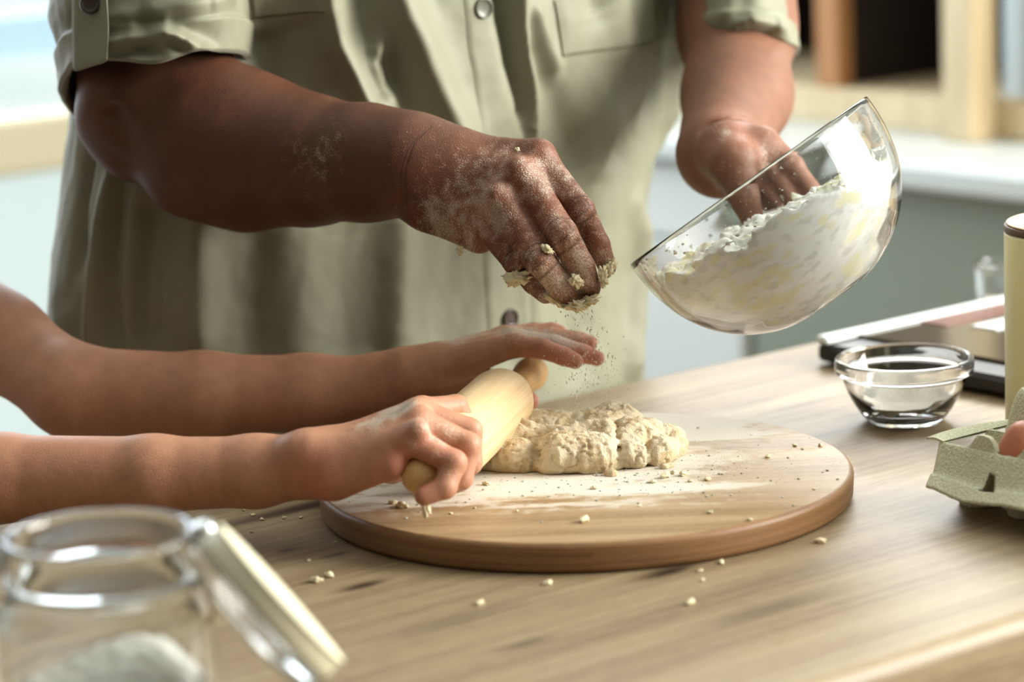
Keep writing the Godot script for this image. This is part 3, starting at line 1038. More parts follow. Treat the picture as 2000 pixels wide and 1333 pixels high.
func small_bowl() -> void:
	var p: Vector3 = Vector3(0.3272, 0.9, -0.0006)
	var t := thing("small_bowl", p, "small clear glass bowl standing on the table behind the egg carton", "bowl")
	var s := 0.055 / 0.056
	var prof := [Vector2(0.0, 0.003), Vector2(0.022, 0.0028), Vector2(0.024, 0.0), Vector2(0.028, 0.0), Vector2(0.031, 0.0025), Vector2(0.037, 0.010), Vector2(0.0435, 0.021), Vector2(0.0485, 0.033), Vector2(0.0500, 0.0385), Vector2(0.0525, 0.0395), Vector2(0.0545, 0.0405), Vector2(0.0552, 0.043), Vector2(0.0552, 0.049), Vector2(0.0545, 0.0515), Vector2(0.0528, 0.0525), Vector2(0.0512, 0.0515), Vector2(0.0503, 0.047), Vector2(0.0478, 0.037), Vector2(0.0432, 0.0255), Vector2(0.036, 0.0155), Vector2(0.0285, 0.009), Vector2(0.019, 0.0066), Vector2(0.0, 0.006)]
	for i in prof.size():
		prof[i] *= s
	part("glass_shell", lathe(smooth_profile(prof, 3), 96), M.glass, t)
	# a little flour dust on its floor
	var fl := part("flour_film", lathe([Vector2(0, 0.0075), Vector2(0.012, 0.0074), Vector2(0.022, 0.0080), Vector2(0.0360, 0.0175), Vector2(0.0353, 0.0169), Vector2(0.022, 0.0075), Vector2(0.0, 0.0069)], 40, false, func(a, r, y, j): return Vector2(r * (1.0 + 0.12 * sin(3 * a) + 0.06 * sin(7 * a + 1)), y)), M.flour, t)

# ------------------------------------------------------------------ other things on the table
func hob() -> void:
	var p := Vector3(0.585, TOP, -0.08)
	var t := thing("portable_hob", p, "flat black portable hob with a shiny top lying behind the small bowl", "appliance")
	var w := 0.31
	var d := 0.25
	part("housing", box(Vector3(w, 0.016, d), 0.004), M.dark, t, Vector3(0, 0.0105, 0))
	for sx in [-0.13, 0.13]:
		for sz in [-0.095, 0.095]:
			part("foot", box(Vector3(0.025, 0.0028, 0.025), 0.001), M.dark, t, Vector3(sx, 0.0014, sz))
	var gm := std(Color(0.36, 0.33, 0.28), 0.09)
	gm.metallic_specular = 0.75
	part("top_plate", box(Vector3(w - 0.04, 0.0035, d - 0.014), 0.001), gm, t, Vector3(0.018, 0.02, 0.003))
	part("back_glint", box(Vector3(w, 0.007, 0.014), 0.002), std(Color(0.86, 0.88, 0.88), 0.35), t, Vector3(0, 0.0215, -d / 2 + 0.007))  # bright reflection along the far edge, modelled as a white bar
	part("red_reflection", box(Vector3(w * 0.55, 0.0012, 0.03), 0.0003), std(Color(0.42, 0.20, 0.13), 0.25), t, Vector3(0.04, 0.0223, -d / 2 + 0.035))  # reflection of the brown shelf in the shiny top, as a coloured plate
	part("white_reflection", box(Vector3(0.05, 0.0012, 0.03), 0.0003), std(Color(0.85, 0.86, 0.85), 0.4), t, Vector3(-0.005, 0.0223, -0.045))  # small bright reflection in the top, as a white plate

func glass_jar_far() -> void:
	var p: Vector3 = Vector3(0.6991, 0.9, -0.2308)
	var t := thing("glass_tumbler", p, "clear faceted glass tumbler standing behind the hob beside the canister", "glass")
	var prof := [Vector2(0, 0.008), Vector2(0.018, 0.0075), Vector2(0.019, 0.0), Vector2(0.022, 0.0), Vector2(0.0235, 0.004), Vector2(0.0265, 0.03), Vector2(0.0275, 0.046), Vector2(0.027, 0.0475), Vector2(0.0255, 0.0465), Vector2(0.0235, 0.03), Vector2(0.0205, 0.011), Vector2(0, 0.0095)]
	part("glass_shell", lathe(smooth_profile(prof, 3), 60, false, func(a, r, y, j): return Vector2(r * (1.0 + 0.04 * absf(sin(5 * a)) * float(j < 22)), y)), M.glass, t)

func canister() -> void:
	var p: Vector3 = Vector3(0.3771, 0.9, 0.1334)
	var t := thing("canister", p, "pale yellow canister with a wooden lid at the right edge", "canister")
	var m := std(Color(0.85, 0.82, 0.63), 0.4)
	part("body", lathe([Vector2(0, 0), Vector2(0.052, 0), Vector2(0.0545, 0.001), Vector2(0.0555, 0.004), Vector2(0.0555, 0.157), Vector2(0.055, 0.159), Vector2(0.0, 0.159)], 96), m, t)
	var w := std(Color(0.30, 0.18, 0.10), 0.5)
	part("lid_edge", lathe([Vector2(0, 0.159), Vector2(0.0545, 0.159), Vector2(0.0556, 0.160), Vector2(0.0556, 0.1635), Vector2(0.0545, 0.1645), Vector2(0, 0.1645)], 96), w, t)
	part("lid_top", lathe([Vector2(0, 0.1646), Vector2(0.0535, 0.1646), Vector2(0.054, 0.1655), Vector2(0.053, 0.1662), Vector2(0, 0.1662)], 96), M.pin, t)

func egg_carton() -> void:
	# a moulded tray: its long side along z; cups in two rows, a sloping skirt on the side of the board
	var o := Vector3(0.198, TOP, 0.31)
	var t := thing("egg_carton", o, "open pale green pulp egg carton at the right edge of the table", "egg carton")
	var n1 := noise(60.0, 61, 3)
	var nu := 150
	var nv := 200
	var hgt := func(x: float, z: float) -> float:
		# x -0.065..0.06 across, z -0.11..0.16 along
		if x < -0.038:
			# the skirt: slopes down and out, with a shallow rib
			var q := (-0.038 - x) / 0.027
			return 0.0455 - 0.006 * sstep(0.0, 0.25, q) - 0.0195 * q + 0.003 * sin(q * 9.0) * float(q < 0.7) - 0.002 * sin(z * 70.0) * q
		var h := 0.0465
		# cups
		for k in 5:
			for r in 2:
				var cx := -0.017 + r * 0.048
				var cz := -0.099 + k * 0.0445
				var d := pow(absf(x - cx) / 0.0225, 2.6) + pow(absf(z - cz) / 0.0225, 2.6)
				if d < 1.0:
					h = minf(h, 0.0465 - 0.036 * pow(1.0 - d, 0.42))
		# posts between the cups
		for k in 4:
			var cz := -0.0768 + k * 0.0445
			var d := Vector2(x - 0.010, z - cz).length()
			h = maxf(h, 0.081 - pow(maxf(0.0, d - 0.004) / 0.010, 2.0) * 0.02) if d < 0.0165 else h
			var d2 := Vector2((x + 0.036) * 1.3, z - cz).length()
			if d2 < 0.014:
				h = maxf(h, 0.0465 + 0.0085 * (1.0 - sstep(0.004, 0.014, d2)))
		return h
	var v := PackedVector3Array()
	for side in 2:
		for j in nv:
			var z := -0.112 + 0.27 * j / (nv - 1)
			for i in nu:
				var x := -0.066 + 0.128 * i / (nu - 1)
				var h: float = hgt.call(x, z)
				# the far end turns down into a rounded lip
				var xx := x
				var zz := z
				# the skirt is cut back slantwise at the end
				if x < -0.038:
					zz = z + (0.012 * (-0.038 - x) / 0.027 - 0.004) * sstep(-0.06, -0.112, z)
				h += 0.0007 * n1.get_noise_2d(x, z)
				v.append(Vector3(xx, h - 0.0018 * side, zz))
	# slots pierced through the skirt are left open
	var f := PackedInt32Array()
	var open := func(i: int, j: int) -> bool:
		var x := -0.066 + 0.128 * (i + 0.5) / (nu - 1)
		var z := -0.112 + 0.27 * (j + 0.5) / (nv - 1)
		for cz in [-0.058, 0.04]:
			if x > -0.0585 and x < -0.0465 and absf(z - cz + (x + 0.052) * 0.35) < 0.0075 * (1.0 - 0.65 * (x + 0.0585) / 0.012):
				return true
		return false
	for j in nv - 1:
		for i in nu - 1:
			if open.call(i, j):
				continue
			var a := j * nu + i
			var b := a + nu * nv
			f.append_array([a, a + nu, a + 1, a + 1, a + nu, a + nu + 1])
			f.append_array([b, b + 1, b + nu, b + 1, b + nu + 1, b + nu])
			for e in [[-1, 0, a, a + nu], [1, 0, a + nu + 1, a + 1], [0, -1, a + 1, a], [0, 1, a + nu, a + nu + 1]]:
				var ii: int = i + e[0]
				var jj: int = j + e[1]
				if ii < 0 or jj < 0 or ii >= nu - 1 or jj >= nv - 1 or open.call(ii, jj):
					var k: int = nu * nv
					f.append_array([e[2], e[2] + k, e[3], e[3], e[2] + k, e[3] + k])
	part("tray", mesh_of(v, f, PackedVector2Array(), PackedColorArray(), PackedVector3Array(), true), M.pulp, t)
	# feet below the cups, and the raised lid on the far side
	for k in 5:
		for r in 2:
			part("cup_foot", lathe(smooth_profile([Vector2(0, 0.0), Vector2(0.0125, 0.0), Vector2(0.0145, 0.002), Vector2(0.017, 0.016), Vector2(0.0155, 0.019), Vector2(0.0, 0.019)], 3), 24), M.pulp, t, Vector3(-0.017 + r * 0.048, 0.0, -0.099 + k * 0.0445))
	part("lip", carton_lip(), M.pulp, t)
	var lid := part("lid_flap", box(Vector3(0.0035, 0.10, 0.245), 0.0015), M.pulp, t, Vector3(0.0655, 0.0925, 0.020))
	lid.rotation.z = -0.16
	for k in 5:
		if k == 1:
			var e := thing("egg", o + Vector3(-0.017, 0.016, -0.099 + k * 0.0445), "brown egg sitting in the green pulp egg carton", "egg")
			part("shell", lathe(smooth_profile([Vector2(0, -0.0045), Vector2(0.010, -0.002), Vector2(0.0182, 0.006), Vector2(0.0222, 0.017), Vector2(0.0217, 0.027), Vector2(0.0170, 0.039), Vector2(0.010, 0.0475), Vector2(0, 0.0505)], 6), 48), M.egg, e)

func carton_lip() -> ArrayMesh:
	# thin rounded lip at the end of the tray that faces the small bowl
	var v := PackedVector3Array()
	var nu := 40
	var nv := 8
	for side in 2:
		for j in nv:
			for i in nu:
				var s := float(i) / (nu - 1)
				var a := float(j) / (nv - 1)
				var x := -0.040 + 0.1 * s
				var outw := 0.020 * pow(sin(PI * clampf(s * 0.9 + 0.22, 0, 1)), 0.6)
				v.append(Vector3(x, 0.0465 + 0.0015 * sin(a * PI) - 0.0018 * side, -0.1115 - outw * a))
	var f := grid_faces(nu, nv)
	f.append_array(grid_faces(nu, nv, false, nu * nv, true))
	for i in nu - 1:
		var a := (nv - 1) * nu + i
		f.append_array([a, a + 1, a + nu * nv, a + 1, a + 1 + nu * nv, a + nu * nv])
	for j in nv - 1:
		for i in [0, nu - 1]:
			var a: int = j * nu + i
			f.append_array([a, a + nu * nv, a + nu, a + nu, a + nu * nv, a + nu + nu * nv])
	return mesh_of(v, f)

func flour_jar() -> void:
	var rimc: Vector3 = Vector3(-0.5322, 1.0309, 0.2422)
	var p := Vector3(rimc.x, TOP, rimc.z)
	var h := rimc.y - TOP
	var t := thing("flour_jar", p, "clip-top glass jar part filled with flour, its lid hanging open", "jar")
	var prof := [Vector2(0, 0.004), Vector2(0.045, 0.004), Vector2(0.047, 0.0), Vector2(0.052, 0.0), Vector2(0.0565, 0.006), Vector2(0.0575, 0.014), Vector2(0.0575, h - 0.062), Vector2(0.0565, h - 0.046), Vector2(0.0525, h - 0.032), Vector2(0.0490, h - 0.0265), Vector2(0.0490, h - 0.0235), Vector2(0.0515, h - 0.0215), Vector2(0.0522, h - 0.012), Vector2(0.0522, h - 0.004), Vector2(0.0508, h - 0.0005), Vector2(0.0485, h), Vector2(0.0460, h - 0.0015), Vector2(0.0450, h - 0.006), Vector2(0.0445, h - 0.022), Vector2(0.0470, h - 0.032), Vector2(0.0515, h - 0.046), Vector2(0.0528, h - 0.062), Vector2(0.0528, 0.016), Vector2(0.051, 0.010), Vector2(0.046, 0.008), Vector2(0, 0.008)]
	part("glass_body", lathe(smooth_profile(prof, 4), 96), M.glass_thick, t)
	# metal band under the rim with the hinge at its right and the catch at its left
	var ring := []
	for i in 49:
		ring.append(Vector3(cos(TAU * i / 48), 0, sin(TAU * i / 48)) * 0.0508 + Vector3(0, h - 0.0252, 0))
	part("wire_band", tube(ring, 0.0012, 8), M.metal, t)
	var right := Vector3(0.7819, -0.0427, 0.6219)
	right.y = 0
	right = right.normalized()
	var hinge := right * 0.0555 + Vector3(0, h - 0.004, 0)
	var hg := part("hinge", lathe(smooth_profile([Vector2(0, -0.007), Vector2(0.0055, -0.0065), Vector2(0.0068, -0.003), Vector2(0.0068, 0.003), Vector2(0.0055, 0.0065), Vector2(0, 0.007)], 3), 24), M.metal, t, hinge)
	hg.rotation = Vector3(0, 0, 0.3)
	for s in [-1.0, 1.0]:
		var sd: Vector3 = Vector3(0.6033, -0.1994, -0.7722) * s
		sd.y = 0
		sd = sd.normalized() * 0.008
		part("hinge_wire", tube([right * 0.0508 + sd + Vector3(0, h - 0.0252, 0), hinge + sd - Vector3(0, 0.01, 0), hinge + sd, hinge + sd * 1.2 + right * 0.010 - Vector3(0, 0.010, 0)], 0.0012, 8), M.metal, t)
	var ct := -right * 0.056
	part("catch", tube([ct + Vector3(0, h - 0.050, 0), ct - right * 0.006 + Vector3(0, h - 0.035, 0), ct - right * 0.004 + Vector3(0, h - 0.02, 0), ct + right * 0.006 + Vector3(0, h - 0.012, 0)], 0.003, 10), M.metal, t)
	# the lid, hanging on its hinge: thick glass with a pale seal on its inner side
	var ld := Node3D.new()
	ld.name = "lid"
	t.add_child(ld, true)
	var axis := (Vector3(0.7819, -0.0427, 0.6219) * 0.735 + Vector3(0.157, 0.979, -0.1301) * 0.66 + Vector3(0.6033, -0.1994, -0.7722) * 0.06).normalized()
	var lc: Vector3 = Vector3(-0.4884, 0.9942, 0.3248)
	var ax := axis.cross(Vector3(0.6033, -0.1994, -0.7722)).normalized()
	ld.transform = Transform3D(Basis(ax, axis, ax.cross(axis)), lc - p)
	part("lid_glass", lathe(smooth_profile([Vector2(0, -0.013), Vector2(0.030, -0.0125), Vector2(0.042, -0.010), Vector2(0.0475, -0.006), Vector2(0.0485, -0.001), Vector2(0.047, 0.002), Vector2(0, 0.002)], 4), 72), M.glass_thick, ld)
	part("seal", lathe(smooth_profile([Vector2(0, 0.0022), Vector2(0.040, 0.0022), Vector2(0.0468, 0.0026), Vector2(0.0478, 0.007), Vector2(0.0470, 0.014), Vector2(0.0440, 0.0160), Vector2(0, 0.0160)], 4), 72), std(Color(0.90, 0.88, 0.76), 0.5), ld)
	part("lid_wire", tube([Vector3(0.0, -0.008, 0).lerp(Vector3.ZERO, 1.0) + ax * 0.0, Vector3(0, 0.0, 0.0)], 0.0001, 6), M.metal, ld) if false else null
	# flour inside, heaped to the right and sloping to the left
	var n1 := noise(22.0, 71, 4)
	var nu := 72
	var v := PackedVector3Array()
	var rings := 16
	var rr := 0.0523
	for j in rings:
		var r := rr * (1.0 - float(j) / (rings - 1))
		for i in nu:
			var a := TAU * i / nu
			var q := Vector3(cos(a), 0, sin(a)) * r
			var along := q.dot(right) / rr
			var y := 0.053 + 0.012 * sstep(-0.7, 0.25, along) - 0.010 * sstep(0.35, 1.0, along) + 0.004 * n1.get_noise_2d(q.x * 3, q.z * 3) - 0.006 * pow(r / rr, 4.0)
			v.append(Vector3(q.x, y, q.z))
	var f := grid_faces(nu, rings, true)
	var first := v.size()
	for k in [[rr, 0.02], [0.050, 0.0105], [0.044, 0.0085], [0.0, 0.0085]]:
		for i in nu:
			var a := TAU * i / nu
			v.append(Vector3(cos(a) * k[0], k[1], sin(a) * k[0]))
	f.append_array(grid_faces(nu, 4, true, first, true))
	for i in nu:
		var i2 := (i + 1) % nu
		f.append_array([first + i, i, first + i2, first + i2, i, i2])
	var jf: StandardMaterial3D = M.flour.duplicate()
	jf.albedo_color = Color(0.98, 0.98, 0.96)
	var fl := part("flour", mesh_of(v, f), jf, self, p)
	fl.set_meta("kind", "stuff")
	tag(fl, "white flour heaped in the clip-top glass jar", "flour")

# ------------------------------------------------------------------ people
# a flat frame laid along a hand and forearm: texture u along ax, v along ay
func plane(o: Vector3, ax: Vector3, n: Vector3, w: float, h: float) -> Dictionary:
	ax = ax.normalized()
	var ay := n.cross(ax).normalized()
	return {"o": o, "ax": ax, "ay": ay, "w": w, "h": h}

func on_plane(pl: Dictionary, p: Vector3) -> Vector2:
	var d: Vector3 = p - pl.o
	return Vector2(d.dot(pl.ax) / pl.w + 0.5, d.dot(pl.ay) / pl.h + 0.5)

# skin for one arm: tone with mottling, creases and flour that clings to it
func skin(pl: Dictionary, n: int, base: Color, warm: Color, warms: Array, flours: Array, creases: Array, sd: int, grain := 1.0) -> StandardMaterial3D:
	var h := int(n * pl.h / pl.w)
	var px: float = n / pl.w
	var n1 := noise_bytes(n, h, n, h, 0.035, sd, 4)
	var n2 := noise_bytes(n, h, n, h, 0.33, sd + 1, 3)
	var n3 := noise_bytes(n, h, n, h, 0.009, sd + 2, 3)
	var d := PackedByteArray()
	d.resize(n * h * 3)
	var hb := PackedByteArray()
	hb.resize(n * h)
	var bias := PackedFloat32Array()
	bias.resize(n * h)
	var red := PackedFloat32Array()
	red.resize(n * h)
	for list in [[flours, bias], [warms, red]]:
		var acc: PackedFloat32Array = list[1]
		for s in list[0]:
			var c: Vector2 = on_plane(pl, s[0]) * Vector2(n, h)
			var r: float = s[1] * px
			for y in range(maxi(0, int(c.y - r * 2.2)), mini(h, int(c.y + r * 2.2))):
				for x in range(maxi(0, int(c.x - r * 2.2)), mini(n, int(c.x + r * 2.2))):
					var q := ((x - c.x) * (x - c.x) + (y - c.y) * (y - c.y)) / (r * r)
					acc[y * n + x] += s[2] * exp(-q)
		if list[1] == bias:
			bias = acc
		else:
			red = acc
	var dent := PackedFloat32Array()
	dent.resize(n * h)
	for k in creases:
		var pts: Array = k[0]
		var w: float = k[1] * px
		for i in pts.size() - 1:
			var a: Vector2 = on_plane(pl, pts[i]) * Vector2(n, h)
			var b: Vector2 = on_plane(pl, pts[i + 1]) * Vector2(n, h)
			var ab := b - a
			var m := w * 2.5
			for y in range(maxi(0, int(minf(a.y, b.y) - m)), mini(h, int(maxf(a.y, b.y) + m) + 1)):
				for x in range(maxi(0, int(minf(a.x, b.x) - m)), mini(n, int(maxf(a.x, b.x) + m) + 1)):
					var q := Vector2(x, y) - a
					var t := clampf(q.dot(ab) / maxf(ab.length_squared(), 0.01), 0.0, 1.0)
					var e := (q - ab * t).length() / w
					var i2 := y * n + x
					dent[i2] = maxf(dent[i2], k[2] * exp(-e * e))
	for i in n * h:
		var a := n1[i] / 255.0
		var g := n2[i] / 255.0
		var m := n3[i] / 255.0
		var c := base.lerp(warm, clampf(red[i] + (m - 0.5) * 0.5, 0.0, 1.0))
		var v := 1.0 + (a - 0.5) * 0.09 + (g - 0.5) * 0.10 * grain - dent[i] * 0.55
		var bi := bias[i]
		var cover := 0.0
		if bi > 0.01:
			var veil := sstep(0.25, 1.0, bi * 0.75 + (a - 0.5) * 0.7) * 0.42
			cover = maxf(veil, sstep(0.5, 0.95, bi * 0.5 + (a - 0.5) * 0.6 + (g - 0.5) * 1.25 + 0.20) * 0.8)
		cover *= 1.0 - 0.85 * clampf(dent[i], 0.0, 1.0)
		d[i * 3] = int(clampf(lerpf(c.r * v, 0.78, cover), 0, 1) * 255)
		d[i * 3 + 1] = int(clampf(lerpf(c.g * v, 0.75, cover), 0, 1) * 255)
		d[i * 3 + 2] = int(clampf(lerpf(c.b * v, 0.70, cover), 0, 1) * 255)
		hb[i] = int(clampf(0.55 + (g - 0.5) * 0.22 * grain + (a - 0.5) * 0.04 - dent[i] * 0.55 + cover * (0.10 + 0.25 * (g - 0.4)), 0, 1) * 255)
	var mat := textured(image_texture(n, h, d), 0.52, image_texture(n, h, hb, Image.FORMAT_L8), 0.17)
	mat.metallic_specular = 0.42
	mat.subsurf_scatter_enabled = true
	mat.subsurf_scatter_strength = 0.06
	return mat

func body_surface(mesh: ArrayMesh, q: Array, pl: Dictionary, mat: Material) -> void:
	var uv := PackedVector2Array()
	if not pl.is_empty():
		for p in q[0]:
			uv.append(on_plane(pl, p))
	var m := mesh_of(q[0], q[2], uv)
	mesh.add_surface_from_arrays(Mesh.PRIMITIVE_TRIANGLES, m.surface_get_arrays(0))
	mesh.surface_set_material(mesh.get_surface_count() - 1, mat)

# the frame of a person's head for the parts of the body that no photograph shows: neck, skull, nose, ears, jaw
func head_into(b: Blob, at: Vector3, face: Vector3, s: float) -> void:
	var right := face.cross(Vector3.UP).normalized()
	b.bone(at + Vector3(0, -0.12, -0.0) * s - face * 0.01 * s, at + Vector3(0, -0.02, 0) * s, 0.058 * s, 0.055 * s, 0.03, 0.03)
	b.bone(at + Vector3(0, 0.03, 0) * s, at + Vector3(0, 0.055, 0) * s - face * 0.02 * s, 0.082 * s, 0.088 * s, 0.03, 0.03)
	b.bone(at + Vector3(0, -0.055, 0) * s + face * 0.045 * s, at + Vector3(0, 0.0, 0) * s + face * 0.03 * s, 0.040 * s, 0.062 * s, 0.03, 0.03)
	b.bone(at + Vector3(0, 0.02, 0) * s + face * 0.085 * s, at + Vector3(0, -0.018, 0) * s + face * 0.104 * s, 0.010 * s, 0.015 * s, 0.012, 0.012)
	b.bone(at + Vector3(0, -0.052, 0) * s + face * 0.083 * s - right * 0.016 * s, at + Vector3(0, -0.052, 0) * s + face * 0.083 * s + right * 0.016 * s, 0.010 * s, 0.010 * s, 0.008, 0.008)
	for k in [-1.0, 1.0]:
		b.groove(at + Vector3(0, 0.020, 0) * s + face * 0.098 * s + right * 0.028 * k * s, at + Vector3(0, 0.020, 0) * s + face * 0.096 * s + right * 0.036 * k * s, 0.011 * s, 0.012)
		b.bone(at + Vector3(0, 0.02, 0) * s + right * 0.084 * k * s, at + Vector3(0, -0.02, 0) * s + right * 0.080 * k * s + face * 0.008 * s, 0.014 * s, 0.010 * s, 0.006, 0.006, right, 0.5)

func hair_mesh(at: Vector3, face: Vector3, s: float) -> ArrayMesh:
	var n := noise(30.0, 77, 3)
	var v := PackedVector3Array()
	var nu := 48
	var nv := 26
	var right := face.cross(Vector3.UP).normalized()
	for j in nv:
		var th := PI * 0.62 * j / (nv - 1)
		for i in nu:
			var a := TAU * i / nu
			# higher over the brow than at the nape
			var t := th * (0.80 - 0.2 * cos(a))
			var d := face * (sin(t) * cos(a)) + right * (sin(t) * sin(a)) + Vector3.UP * cos(t)
			v.append(at + Vector3(0, 0.045, 0) * s - face * 0.012 * s + d * (0.104 + 0.004 * n.get_noise_3dv(d)) * s)
	return mesh_of(v, grid_faces(nu, nv, true))

const TC := Vector3(0.1653, 1, -0.4999)
var folds := []

func shirt_shift(y: float) -> float:
	return lerpf(-0.010, 0.030, sstep(0.93, 1.22, y))

# a point of the shirt's front: th round the body from its front, y up
func shirt_at(th: float, y: float, off := 0.0) -> Vector3:
	var a := 0.29
	var b := 0.19
	var sc := 1.0 - 0.55 * sstep(1.27, 1.52, y) - 0.0 * y
	sc *= 1.0 + 0.05 * sstep(0.95, 0.6, y)
	var n := Vector3(sin(th) / a, 0, cos(th) / b).normalized()
	var p := Vector3(TC.x + sin(th) * a * sc, y, TC.z + cos(th) * b * sc) + Vector3(Vector3(0.7819, -0.0427, 0.6219).x, 0, Vector3(0.7819, -0.0427, 0.6219).z).normalized() * shirt_shift(y)
	var q := Vector2(th * 0.25, y)
	var d := 0.0
	for f in folds:
		var box_: Rect2 = f[3]
		if not box_.has_point(q):
			continue
		var pts: PackedVector2Array = f[0]
		var best := 9.0
		var side := 1.0
		var tt := 0.0
		for i in pts.size() - 1:
			var ab := pts[i + 1] - pts[i]
			var w := q - pts[i]
			var t := clampf(w.dot(ab) / ab.length_squared(), 0.0, 1.0)
			var e := (w - ab * t).length()
			if e < best:
				best = e
				side = signf(ab.cross(w))
				tt = (i + t) / (pts.size() - 1)
		var wd: float = f[2] * (1.0 + f[4] * side)
		d += f[1] * exp(-best * best / (wd * wd)) * minf(1.0, 4.0 * minf(tt + 0.12, 1.12 - tt))
	d += 0.0035 * shirt_noise.get_noise_2d(q.x * 1.0, q.y * 0.45) + 0.0012 * shirt_noise.get_noise_2d(q.x * 3.0 + 9.0, q.y * 2.0)
	return p + n * (d + off)

var shirt_noise := noise(9.0, 301, 3)

func fold(pts: Array, amp: float, width: float, skew := 0.0) -> void:
	var q := PackedVector2Array()
	var r := Rect2(pts[0] * Vector2(0.25, 1), Vector2.ZERO)
	for p in pts:
		q.append(p * Vector2(0.25, 1))
		r = r.expand(p * Vector2(0.25, 1))
	folds.append([q, amp * 1.7, width, r.grow(width * 3.4), skew])

# a sheet of cloth on the shirt between rows of (th, y) points, lifted off it
func shirt_patch(left: Array, right: Array, off: float, nu: int, per: int) -> ArrayMesh:
	var v := PackedVector3Array()
	var rows := (left.size() - 1) * per + 1
	for j in rows:
		var k := mini(j / per, left.size() - 2)
		var t := float(j - k * per) / per
		var a: Vector2 = left[k].lerp(left[k + 1], t)
		var b: Vector2 = right[k].lerp(right[k + 1], t)
		for i in nu + 1:
			var s := float(i) / nu
			var q := a.lerp(b, s)
			var e := minf(minf(s, 1.0 - s) * nu, minf(j, rows - 1 - j))
			v.append(shirt_at(q.x, q.y, off if e > 0.5 else -0.0005))
	return mesh_of(v, grid_faces(nu + 1, rows), PackedVector2Array(), PackedColorArray(), PackedVector3Array(), true)

func button_mesh(r: float) -> ArrayMesh:
	return lathe(smooth_profile([Vector2(0, 0.0), Vector2(r * 0.9, 0.0), Vector2(r, 0.0008), Vector2(r, 0.0018), Vector2(r * 0.9, 0.0027), Vector2(r * 0.74, 0.0024), Vector2(r * 0.62, 0.0016), Vector2(0, 0.0014)], 4), 40)

func face_to(o: Node3D, n: Vector3) -> void:
	var y := n.normalized()
	var x := y.cross(Vector3.UP).normalized()
	o.transform.basis = Basis(x, y, x.cross(y))

